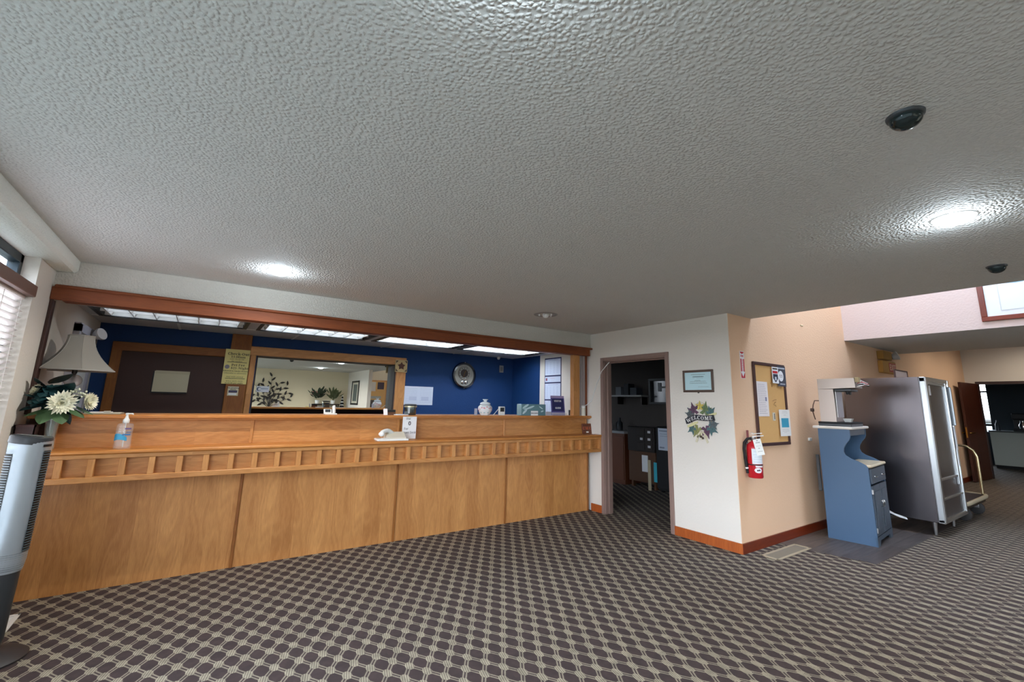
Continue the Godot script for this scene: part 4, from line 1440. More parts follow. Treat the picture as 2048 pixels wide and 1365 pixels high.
	var tc := MB.new()
	tc.tube([V(-0.04, 0.085, 0), V(-0.08, 0.05, 0.01), V(-0.12, 0.015, 0.02), V(-0.14, 0.006, 0.03)], 0.005, 6)
	part(tt, "cord", tc, M.white)
	# green box with name plate
	var gx := thing("brochure_box", "greenish clear box of brochures with white name card on the shelf", "box", V(3.56, 1.264, -4.85))
	part(gx, "box", bx(V(-0.2, 0, -0.05), V(0.2, 0.145, 0.05), 0.004), mat(c8(104, 138, 146), 0.25))
	for q in [[-0.13, 0.115, 0.12, 0.03, 0.5], [-0.06, 0.1, 0.16, 0.025, 0.3], [-0.14, 0.05, 0.1, 0.03, 0.7], [0.12, 0.1, 0.08, 0.016, -0.5], [0.14, 0.055, 0.05, 0.02, 0.3], [-0.12, 0.085, 0.09, 0.014, 0.2]]:
		var m := MB.new()
		m.x = Transform3D(Basis(Vector3.BACK, q[4]), V(q[0], q[1], 0.051))
		m.ball(Vector3.ZERO, V(q[2] * 0.5, q[3] * 0.5, 0.0015), 10)
		part(gx, "pale_print", m, mat(c8(186, 210, 216), 0.3))
	var nc := thing("name_card", "white name card leaning on the greenish brochure box", "card", V(3.565, 1.264, -4.79))
	part(nc, "card", plate(0.115, 0.06, 0.004, 0.001, V(0, 0.03, 0)), M.paper)
	text(nc, "words", "BROCHURES", 0.017, M.ink, V(0, 0.03, 0.0045))
	# purple brochure in an acrylic stand
	var pb := thing("brochure_stand", "purple brochure standing in a clear holder at the right end of the shelf", "brochure", V(4.03, 1.264, -4.86))
	var px := MB.new()
	px.x = Transform3D(Basis(Vector3.RIGHT, -0.12), V(0, 0, 0))
	px.box(V(0, 0.135, 0), V(0.24, 0.265, 0.006), 0.001)
	part(pb, "brochure", px, mat(c8(92, 86, 146), 0.45))
	var pw := Node3D.new()
	pw.name = "front_print"
	pb.add_child(pw)
	pw.transform = Transform3D(Basis(Vector3.RIGHT, -0.12), V(0, 0, 0))
	part(pw, "title_band", bx(V(-0.118, 0.235, 0.003), V(0.118, 0.266, 0.0045)), mat(c8(170, 150, 190), 0.5))
	part(pw, "dark_panel", bx(V(-0.1, 0.06, 0.003), V(0.1, 0.225, 0.0042)), mat(c8(46, 48, 98), 0.45))
	text(pw, "title", "VISITOR", 0.03, M.white, V(0, 0.195, 0.005))
	text(pw, "title", "GUIDE", 0.03, M.white, V(0, 0.1, 0.005))
	part(pw, "lower_band", bx(V(-0.118, 0.006, 0.003), V(0.118, 0.04, 0.0045)), mat(c8(196, 190, 220), 0.5))
	part(pb, "holder", bx(V(-0.135, 0, 0.02), V(0.135, 0.035, 0.024)), M.clear)
	part(pb, "side_sheet", bx(V(-0.2, 0, -0.03), V(-0.1, 0.05, -0.02)), mat(c8(220, 222, 236), 0.5))
	# black block, white stick, cable
	single("black_block", bx(V(-0.03, 0, -0.03), V(0.03, 0.075, 0.03), 0.004), M.soft_black, "small black plug block at the right end of the shelf", "plug block", V(4.3, 1.264, -4.9))
	var gs := thing("glue_stick", "white upright tube standing by the oak post on the shelf", "tube", V(4.415, 1.264, -4.775))
	var gm := MB.new()
	gm.lathe([Vector2(0.0, 0.0), Vector2(0.03, 0.0), Vector2(0.03, 0.11)], 18)
	part(gs, "tube", gm, mat(c8(206, 200, 184), 0.4))
	var gc := MB.new()
	gc.lathe([Vector2(0.029, 0.11), Vector2(0.029, 0.135), Vector2(0.022, 0.142), Vector2(0.0, 0.143)], 18)
	part(gs, "cap", gc, M.white)
	var cab := MB.new()
	cab.tube([V(4.34, 1.33, -4.86), V(4.41, 1.37, -4.82), V(4.49, 1.42, -4.775), V(4.535, 1.47, -4.74), V(4.54, 1.56, -4.70), V(4.541, 1.72, -4.63), V(4.541, 1.80, -4.575), V(4.535, 1.88, -4.53), V(4.54, 1.96, -4.44), V(4.56, 2.008, -4.40)], 0.006, 7)
	single("white_cable", cab, M.white, "thin white cable running from the shelf up to the door frame", "cable")
	# wooden plaque at the ledge end
	var pl := thing("wooden_plaque", "small dark wooden plaque with carved letters at the right end of the ledge", "plaque", V(4.46, 1.017, -4.75))
	var pp := MB.new()
	pp.x = Transform3D(Basis(Vector3.RIGHT, -0.15), V(0, 0, 0))
	pp.box(V(0, 0.07, 0), V(0.17, 0.14, 0.016), 0.003, 0)
	part(pl, "board", pp, mat(c8(112, 58, 34), 0.5))
	var lt := Node3D.new()
	lt.name = "lettering"
	pl.add_child(lt)
	lt.transform = pp.x
	text(lt, "letters", "C M C", 0.05, mat(c8(196, 96, 60), 0.5), V(0, 0.075, 0.0085), true, true)
	part(lt, "rule", bx(V(-0.07, 0.11, 0.008), V(0.07, 0.118, 0.0095)), mat(c8(52, 26, 18), 0.5))
	part(lt, "rule", bx(V(-0.07, 0.045, 0.008), V(0.07, 0.052, 0.0095)), mat(c8(52, 26, 18), 0.5))
	part(lt, "white_tab", bx(V(-0.02, 0.014, 0.008), V(0.025, 0.034, 0.0095)), M.white)


func build_right_walls():
	# laminate patch and floor register
	var fl := shell("floor_patch", "grey laminate plank patch in the carpet under the blue cabinet", "floor")
	var tones := [c8(104, 92, 86), c8(92, 82, 78), c8(112, 100, 92), c8(98, 90, 88)]
	var pm := []
	for t in tones:
		var m := mat(t, 0.45)
		m.albedo_texture = noise_tex(noise(0.01, FastNoiseLite.TYPE_SIMPLEX, 3, 31), 256, [[0.0, Color(0.75, 0.75, 0.75)], [1.0, Color(1, 1, 1)]])
		m.uv1_scale = V(0.6, 6, 1)
		pm.append(m)
	var z := -2.612
	var k := 0
	while z < -1.79:
		var x: float = 5.24 + 0.02 * (z + 2.612) / 0.8 - [0.0, 0.55, 0.25][k % 3]
		while x < 8.25:
			var x0 := maxf(x, 5.24 + (z + 2.5) * 0.2)
			var x1 := minf(x + 1.2, 8.25)
			if x1 - x0 > 0.06:
				part(fl, "plank", bx(V(x0 + 0.001, 0.0, z + 0.001), V(x1 - 0.001, 0.004, minf(z + 0.137, -1.78)), 0.0008, 0), pm[(k * 3 + int(x * 2.0)) % 4])
			x += 1.2
		z += 0.138
		k += 1
	var r := thing("floor_register", "tan framed floor grille in the carpet at the foot of the pinboard wall", "floor vent", V(5.01, 0, -2.425))
	register(r, 0.69, 0.175, mat(c8(170, 156, 132), 0.5), 24)
	# picture on the bulkhead
	var pc := thing("framed_picture", "cherry framed picture with blue art high on the pinkish bulkhead wall", "picture", V(7.66, 2.99, -0.52), -PI / 2)
	framed(pc, 1.27, 0.95, 0.055, M.cherry, mat(c8(226, 232, 236), 0.35))
	part(pc, "inner_mat", multi([[V(-0.46, -0.36, 0.012), V(0.46, -0.355, 0.0135)], [V(-0.46, -0.36, 0.012), V(-0.455, 0.36, 0.0135)]]), mat(c8(196, 206, 212), 0.4))
	for q in [[-0.3, 0.02, 0.36, 0.13, c8(120, 190, 214)], [0.0, -0.06, 0.4, 0.16, c8(86, 168, 204)], [0.2, 0.1, 0.4, 0.2, c8(140, 204, 214)], [-0.12, 0.12, 0.3, 0.16, c8(170, 220, 222)]]:
		var m := MB.new()
		m.ball(V(q[0], q[1], 0.0125), V(q[2] * 0.5, q[3] * 0.5, 0.002), 14)
		part(pc, "painted_shape", m, mat(q[4], 0.4))
	# exit sign with emergency heads
	var ex := thing("exit_sign", "tan exit sign with red lettering and twin lamp on the beige wall under the bulkhead", "exit sign", V(9.22, 2.19, ZB))
	part(ex, "sign_box", plate(0.62, 0.2, 0.07, 0.008, V(0, -0.06, 0)), mat(c8(190, 140, 62), 0.5))
	part(ex, "battery_box", plate(0.4, 0.14, 0.09, 0.008, V(-0.1, 0.13, 0)), mat(c8(178, 132, 60), 0.5))
	part(ex, "face", plate(0.32, 0.15, 0.003, 0.0, V(0.13, -0.06, 0.07)), mat(c8(186, 48, 42), 0.4))
	text(ex, "letters", "EXIT", 0.12, mat(c8(240, 210, 190), 0.5), V(0.13, -0.06, 0.0735))
	var hd := MB.new()
	hd.lathe([Vector2(0.0, 0.0), Vector2(0.04, 0.0), Vector2(0.075, 0.08), Vector2(0.07, 0.09), Vector2(0.0, 0.085)], 20)
	var ho := part(ex, "lamp_head", hd, mat(c8(206, 200, 192), 0.4))
	ho.position = V(0.2, 0.12, 0.06)
	ho.rotation = V(1.2, 0.4, 0)
	part(ex, "bracket", bx(V(0.1, 0.1, 0.0), V(0.24, 0.15, 0.07), 0.004), mat(c8(120, 100, 84), 0.5))


func framed(o: Node3D, w: float, h: float, b: float, rim: Material, inside: Material, t := 0.025):
	var f := MB.new()
	f.box(V(0, h / 2 - b / 2, t / 2), V(w, b, t), 0.004, 0)
	f.box(V(0, -h / 2 + b / 2, t / 2), V(w, b, t), 0.004, 0)
	f.box(V(-w / 2 + b / 2, 0, t / 2), V(b, h - b * 2, t), 0.004, 1)
	f.box(V(w / 2 - b / 2, 0, t / 2), V(b, h - b * 2, t), 0.004, 1)
	part(o, "frame", f, rim)
	part(o, "sheet", plate(w - b * 2, h - b * 2, 0.01), inside)


func build_wall_things():
	# certificate
	var rows := [[0.12, 0.25, 0.78, 6, 0.5], [0.24, 0.3, 0.72, 8, 0.95], [0.33, 0.3, 0.38, 4, 0.3], [0.33, 0.45, 0.7, 4, 0.35], [0.46, 0.38, 0.6, 5, 0.55], [0.5, 0.2, 0.8, 4, 0.4], [0.55, 0.18, 0.82, 4, 0.35], [0.62, 0.18, 0.84, 5, 0.5], [0.82, 0.5, 0.9, 4, 0.4]]
	var ce := thing("framed_certificate", "pale blue framed certificate on the white wall above the welcome wreath", "certificate", V(XW, 1.707, -3.025), -PI / 2)
	framed(ce, 0.385, 0.25, 0.026, mat(c8(92, 74, 64), 0.4), tex_mat(sheet_tex(c8(196, 226, 232), c8(60, 80, 84), rows, [], 300, 190), 0.3), 0.018)
	part(ce, "hanger_tab", bx(V(-0.012, -0.135, 0.002), V(0.008, -0.124, 0.008)), mat(c8(70, 60, 56), 0.5))
	# wreath
	var w := thing("welcome_wreath", "leaf wreath with a dark WELCOME banner on the white wall by the door", "wreath", V(XW, 1.285, -3.01), -PI / 2)
	var lf := func(s: float) -> Array:
		var pts := []
		for i in 22:
			var a := PI / 2 + TAU * i / 22.0
			var r := s * (0.62 + 0.26 * cos(5.0 * (a - PI / 2)) + 0.13 * (1.0 if i % 2 == 0 else -1.0))
			pts.append(Vector2(cos(a) * r, sin(a) * r))
		return pts
	var cols := [c8(98, 66, 88), c8(104, 122, 82), c8(78, 110, 112), c8(140, 142, 86), c8(90, 98, 100), c8(214, 192, 96)]
	var spots := [[-0.085, 0.105, 0.085, 0, 0.3], [-0.135, 0.045, 0.07, 4, 1.2], [-0.125, 0.085, 0.06, 2, 0.8], [0.055, 0.11, 0.09, 1, -0.2], [0.125, 0.085, 0.07, 2, -0.8], [-0.005, 0.145, 0.06, 5, 0.0], [-0.06, -0.125, 0.085, 3, 2.6], [-0.12, -0.11, 0.07, 2, 2.2], [0.06, -0.125, 0.085, 0, -2.8], [0.13, -0.095, 0.08, 2, -2.1], [0.15, -0.045, 0.07, 4, -1.4]]
	for q in spots:
		var m := MB.new()
		m.prism(lf.call(q[2]), 0.004, 0.01)
		var o := part(w, "leaf", m, mat(cols[q[3]], 0.6))
		o.position = V(q[0], q[1], rng.randf_range(0.0, 0.008))
		o.rotation.z = q[4]
		var vn := MB.new()
		vn.box(V(0, 0, 0.0105), V(0.003, q[2] * 1.1, 0.001))
		for s in [-1.0, 1.0]:
			vn.box(V(s * q[2] * 0.25, q[2] * 0.12, 0.0105), V(q[2] * 0.5, 0.0025, 0.001))
		part(o, "vein", vn, mat(cols[q[3]].darkened(0.3), 0.6))
	var rg := MB.new()
	var rp := []
	for i in 33:
		var a := TAU * i / 32.0
		rp.append(V(cos(a) * 0.125, sin(a) * 0.135, 0.004))
	rg.tube(rp, 0.004, 6)
	part(w, "ring", rg, mat(c8(170, 150, 110), 0.7))
	var hp := MB.new()
	hp.tube([V(-0.06, 0.15, 0.004), V(-0.035, 0.18, 0.006), V(0.0, 0.19, 0.006), V(0.035, 0.18, 0.006), V(0.06, 0.15, 0.004)], 0.002, 5)
	part(w, "hanging_loop", hp, mat(c8(190, 180, 160), 0.6))
	for q in [[0.12, 0.045, 0.3], [-0.11, -0.062, 0.35]]:
		var m := MB.new()
		m.prism([Vector2(-0.07, -0.012), Vector2(0.0, -0.016), Vector2(0.075, -0.006), Vector2(0.08, 0.012), Vector2(0.04, 0.018), Vector2(-0.06, 0.012)], 0.012, 0.016)
		var o := part(w, "cream_spray", m, mat(c8(222, 214, 160), 0.7))
		o.position = V(q[0], q[1], 0)
		o.rotation.z = q[2]
	# banner: a wave, with one letter after another along it
	var top := []
	var bot := []
	for i in 25:
		var t := i / 24.0
		var x := lerpf(-0.19, 0.165, t)
		var y := -0.03 + 0.05 * smoothstep(0.0, 0.45, t) + 0.006 * sin(t * 7.0)
		top.append(Vector2(x - 0.005, y + 0.03))
		bot.append(Vector2(x + 0.012, y - 0.028))
	bot.reverse()
	var bn := MB.new()
	bn.prism(bot + top, 0.018, 0.026)
	part(w, "banner", bn, mat(c8(30, 32, 44), 0.5))
	var word := "WELCOME"
	for i in 7:
		var t: float = [0.12, 0.255, 0.365, 0.475, 0.605, 0.755, 0.89][i]
		var x := lerpf(-0.19, 0.165, t)
		var y := -0.03 + 0.05 * smoothstep(0.0, 0.45, t) + 0.006 * sin(t * 7.0)
		text(w, "letter", word[i], 0.05, M.white, V(x + 0.003, y, 0.027), true, true, 0.35 * (1.0 - smoothstep(0.1, 0.55, t)))
	for q in [[-0.03, -0.155, 0.7], [0.035, -0.155, -0.7], [-0.05, -0.2, 0.4], [0.05, -0.2, -0.45], [0.0, -0.165, 0.0]]:
		var m := MB.new()
		m.prism([Vector2(-0.008, 0.03), Vector2(0.008, 0.03), Vector2(0.014, -0.05), Vector2(-0.012, -0.055)], 0.012, 0.015)
		var o := part(w, "raffia_tail", m, mat(c8(216, 206, 176), 0.8))
		o.position = V(q[0], q[1], 0)
		o.rotation.z = -q[2]
	var bl := MB.new()
	bl.ball(V(-0.005, -0.185, 0.02), V(0.014, 0.014, 0.01), 10)
	bl.ball(V(0.018, -0.2, 0.02), V(0.012, 0.012, 0.01), 10)
	part(w, "acorn", bl, mat(c8(70, 52, 44), 0.5))
	# arrow sign
	var ar := thing("extinguisher_sign", "narrow red and white fire extinguisher arrow sign on the beige wall", "sign", V(4.785, 1.885, ZB))
	part(ar, "plate", plate(0.085, 0.3, 0.003, 0.001), M.paper)
	var tp := MB.new()
	tp.prism([Vector2(-0.036, 0.143), Vector2(0.036, 0.143), Vector2(0.036, 0.132), Vector2(0.0, 0.118), Vector2(-0.036, 0.132)], 0.003, 0.004)
	part(ar, "red_cap", tp, M.red_print)
	text(ar, "word", "FIRE", 0.026, M.red_print, V(0, 0.095, 0.0035))
	part(ar, "red_bar", bx(V(-0.038, -0.075, 0.003), V(-0.018, 0.065, 0.004)), M.red_print)
	part(ar, "red_bar", bx(V(0.018, -0.075, 0.003), V(0.038, 0.065, 0.004)), M.red_print)
	text(ar, "word", "EXTINGUISHER", 0.0165, M.red_print, V(0, -0.005, 0.0035), true, false, PI / 2)
	var rb := MB.new()
	rb.prism([Vector2(-0.038, -0.145), Vector2(0.038, -0.145), Vector2(0.038, -0.08), Vector2(0.0, -0.135), Vector2(-0.038, -0.08)], 0.003, 0.004)
	part(ar, "arrow_ground", rb, M.red_print)
	# pinboard and papers
	var cx := 5.335
	var cy := 1.475
	var pbd := thing("pinboard", "tall cork pinboard with a dark wood frame on the beige wall", "pinboard", V(cx, cy, ZB))
	framed(pbd, 0.715, 0.925, 0.034, M.cork_rim, M.cork, 0.024)
	var zc := ZB + 0.0115
	var rr := []
	for i in 17:
		rr.append([0.08 + i * 0.052, 0.12, 0.72 + 0.16 * rng.randf(), 3, 0.45])
	single("pinned_page", plate(0.24, 0.385, 0.002), tex_mat(sheet_tex(c8(238, 228, 226), c8(120, 110, 120), rr, [[Rect2(0.72, 0.45, 0.14, 0.12), c8(120, 120, 150)]])), "long typed page pinned at the left of the pinboard", "paper", V(cx - 0.19, cy + 0.05, zc))
	var rd := thing("info_card", "white card with a red and dark shield near the top of the pinboard", "card", V(cx + 0.105, cy + 0.33, ZB + 0.028))
	part(rd, "card", plate(0.145, 0.19, 0.002), M.paper)
	part(rd, "red_band", bx(V(-0.06, 0.02, 0.002), V(0.055, 0.048, 0.003)), M.red_print)
	part(rd, "top_print", bx(V(-0.055, 0.065, 0.002), V(0.055, 0.082, 0.003)), mat(c8(70, 60, 50), 0.7))
	var shd := MB.new()
	shd.prism([Vector2(-0.055, 0.012), Vector2(0.055, 0.012), Vector2(0.055, -0.04), Vector2(0.0, -0.085), Vector2(-0.055, -0.04)], 0.002, 0.003)
	part(rd, "shield", shd, mat(c8(40, 44, 62), 0.6))
	part(rd, "shield_mark", bx(V(-0.02, -0.06, 0.003), V(0.02, -0.02, 0.004)), mat(c8(200, 206, 216), 0.6))
	var dk := thing("emblem_poster", "dark grey poster with a white round emblem in the pinboard's top right corner", "poster", V(cx + 0.26, cy + 0.325, ZB + 0.025))
	part(dk, "poster", plate(0.2, 0.24, 0.002), mat(c8(66, 68, 80), 0.6))
	var em := MB.new()
	em.lathe([Vector2(0.0, 0.002), Vector2(0.062, 0.002), Vector2(0.062, 0.003), Vector2(0.0, 0.003)], 28, false, 0.0, V(1, 1, 1))
	var eo := part(dk, "emblem", em, M.paper)
	eo.rotation.x = PI / 2
	eo.position = V(-0.02, 0.0, 0)
	text(dk, "emblem_text", "1.1", 0.045, mat(c8(120, 90, 90), 0.6), V(-0.02, 0.0, 0.0035))
	part(dk, "title_line", bx(V(-0.08, 0.085, 0.002), V(0.08, 0.1, 0.003)), mat(c8(190, 196, 206), 0.6))
	part(dk, "foot_line", bx(V(-0.05, -0.1, 0.002), V(0.07, -0.086, 0.003)), mat(c8(170, 176, 186), 0.6))
	var bs := thing("notice_sheet", "white notice with a bright blue square at the pinboard's lower right", "paper", V(cx + 0.25, cy - 0.215, ZB + 0.025))
	part(bs, "sheet", plate(0.25, 0.3, 0.002), tex_mat(sheet_tex(c8(236, 232, 226), c8(140, 140, 140), [[0.06, 0.3, 0.75, 4, 0.35], [0.12, 0.25, 0.8, 4, 0.35], [0.2, 0.4, 0.65, 4, 0.4], [0.74, 0.2, 0.8, 4, 0.4], [0.8, 0.2, 0.85, 4, 0.4], [0.86, 0.35, 0.6, 4, 0.3]])))
	part(bs, "blue_square", plate(0.17, 0.105, 0.001, 0.0, V(0.0, 0.0, 0.002)), mat(c8(64, 160, 190), 0.5))
	var sl := thing("pinned_slip", "small white slip hanging at the middle of the pinboard", "slip", V(cx + 0.03, cy - 0.145, zc))
	part(sl, "slip", plate(0.06, 0.09, 0.003), M.offwhite)
	part(sl, "slot", bx(V(0.0, -0.03, 0.003), V(0.02, 0.035, 0.0035)), mat(c8(120, 110, 100), 0.7))
	var zt := MB.new()
	for q in [[V(0.02, 0.03, 0.006), V(0.1, 0.045, 0.012)], [V(0.05, 0.0, 0.006), V(0.09, 0.02, 0.012)], [V(0.03, -0.01, 0.008), V(0.085, -0.03, 0.01)], [V(0.0, 0.24, 0.006), V(0.02, 0.19, 0.012)], [V(0.04, 0.245, 0.006), V(0.05, 0.2, 0.01)]]:
		zt.tube([q[0], (q[0] + q[1]) / 2 + V(0, 0.008, 0.004), q[1]], 0.0022, 5)
	single("pin_cluster", zt, mat(c8(150, 104, 56), 0.6), "cluster of small twig like pins in the middle of the pinboard", "pins", V(cx, cy, zc - 0.002))
	# extinguisher
	var fx := thing("fire_extinguisher", "red fire extinguisher with white tag hanging on the beige wall near the corner", "fire extinguisher", V(4.745, 0.72, ZB + 0.085), -1.08)
	var bd := MB.new()
	bd.lathe([Vector2(0.0, 0.0), Vector2(0.066, 0.0), Vector2(0.07, 0.01), Vector2(0.07, 0.29), Vector2(0.064, 0.325), Vector2(0.04, 0.352), Vector2(0.022, 0.36), Vector2(0.02, 0.375), Vector2(0.0, 0.376)], 32)
	part(fx, "cylinder", bd, M.red)
	var wl := MB.new()
	var pgl := []
	for j in 2:
		for i in 9:
			var a := lerpf(-0.35, 1.3, i / 8.0)
			pgl.append(V(sin(a) * 0.0712, 0.14 + 0.15 * j, cos(a) * 0.0712))
	wl.grid(pgl, 9)
	part(fx, "white_label", wl, tex_mat(sheet_tex(c8(226, 232, 238), c8(120, 140, 160), [[0.12, 0.1, 0.7, 8, 0.3], [0.3, 0.1, 0.9, 6, 0.35], [0.45, 0.2, 0.9, 6, 0.4], [0.6, 0.1, 0.8, 6, 0.35], [0.8, 0.15, 0.85, 6, 0.4]])))
	var w2 := MB.new()
	var pg2 := []
	for j in 2:
		for i in 7:
			var a := lerpf(0.05, 1.2, i / 6.0)
			pg2.append(V(sin(a) * 0.0712, 0.108 + 0.016 * j, cos(a) * 0.0712))
	w2.grid(pg2, 7)
	part(fx, "small_label", w2, M.paper)
	var w3 := MB.new()
	var pg3 := []
	for j in 7:
		for i in 9:
			var u := i / 4.0 - 1.0
			var vv := (j / 3.0 - 1.0) * sqrt(maxf(0.0, 1.0 - u * u))
			var a := 0.4 + u * 0.55
			pg3.append(V(sin(a) * 0.0712, 0.078 + vv * 0.026, cos(a) * 0.0712))
	w3.grid(pg3, 9)
	part(fx, "oval_label", w3, M.paper)
	for q in [[0.3, 0.078], [0.52, 0.08]]:
		var m := MB.new()
		m.ball(V(sin(q[0]) * 0.0715, q[1], cos(q[0]) * 0.0715), V(0.009, 0.008, 0.003), 8)
		part(fx, "label_mark", m, M.ink)
	var st := MB.new()
	st.lathe([Vector2(0.071, 0.126), Vector2(0.073, 0.126), Vector2(0.073, 0.136), Vector2(0.071, 0.136)], 32)
	part(fx, "strap", st, M.black)
	var vv2 := MB.new()
	vv2.lathe([Vector2(0.022, 0.37), Vector2(0.026, 0.375), Vector2(0.026, 0.405), Vector2(0.0, 0.41)], 16)
	part(fx, "valve", vv2, M.steel)
	var hn := MB.new()
	hn.x = Transform3D(Basis(Vector3.BACK, 0.12), V(0, 0.4, 0))
	hn.box(V(0.045, 0.01, 0), V(0.11, 0.01, 0.022), 0.003)
	hn.box(V(0.04, 0.036, 0), V(0.1, 0.008, 0.02), 0.003)
	part(fx, "handle", hn, mat(c8(210, 206, 200), 0.3, 0.4))
	var ri := MB.new()
	var rpp := []
	for i in 13:
		var a := TAU * i / 12.0
		rpp.append(V(-0.01 + cos(a) * 0.018, 0.435 + sin(a) * 0.014, 0.015))
	ri.tube(rpp, 0.002, 5)
	part(fx, "pull_ring", ri, M.chrome)
	var hs := MB.new()
	hs.tube([V(-0.02, 0.39, 0.01), V(-0.055, 0.385, 0.02), V(-0.085, 0.345, 0.025), V(-0.093, 0.28, 0.025), V(-0.088, 0.2, 0.025), V(-0.08, 0.12, 0.025), V(-0.072, 0.04, 0.025)], 0.014, 9)
	part(fx, "hose", hs, M.soft_black)
	var nz := MB.new()
	nz.tube([V(-0.078, 0.1, 0.025), V(-0.076, 0.085, 0.025)], 0.016, 9)
	part(fx, "hose_clip", nz, M.white)
	var tg := MB.new()
	tg.x = Transform3D(Basis(Vector3.BACK, 0.2) * Basis(Vector3.UP, 0.25), V(0.045, 0.31, 0.078))
	tg.box(V(0, 0, 0), V(0.075, 0.16, 0.002), 0.0, 0, true)
	part(fx, "inspection_tag", tg, tex_mat(sheet_tex(c8(238, 238, 234), c8(70, 70, 70), [[0.08, 0.4, 0.6, 10, 0.8], [0.2, 0.25, 0.8, 10, 0.6], [0.42, 0.2, 0.85, 5, 0.3], [0.55, 0.4, 0.62, 8, 0.7], [0.75, 0.25, 0.85, 7, 0.5]])))
	part(fx, "wall_bracket", bx(V(-0.062, 0.37, -0.03), V(-0.04, 0.47, -0.01), 0.003), mat(c8(120, 40, 36), 0.5))
	part(fx, "back_bracket", bx(V(-0.072, 0.1, -0.04), V(-0.052, 0.38, -0.02), 0.003), M.dark_metal)
	# small details on walls
	single("wall_screw_cap", plate(0.07, 0.018, 0.012, 0.004), mat(c8(236, 214, 176), 0.6), "small pale cap high on the beige wall left of the bulkhead", "cap", V(6.3, 2.5, ZB))
	single("cord_clip", plate(0.07, 0.035, 0.02, 0.004), M.white, "small white cord clip on the beige wall behind the blue cabinet", "cord clip", V(6.22, 1.055, ZB))


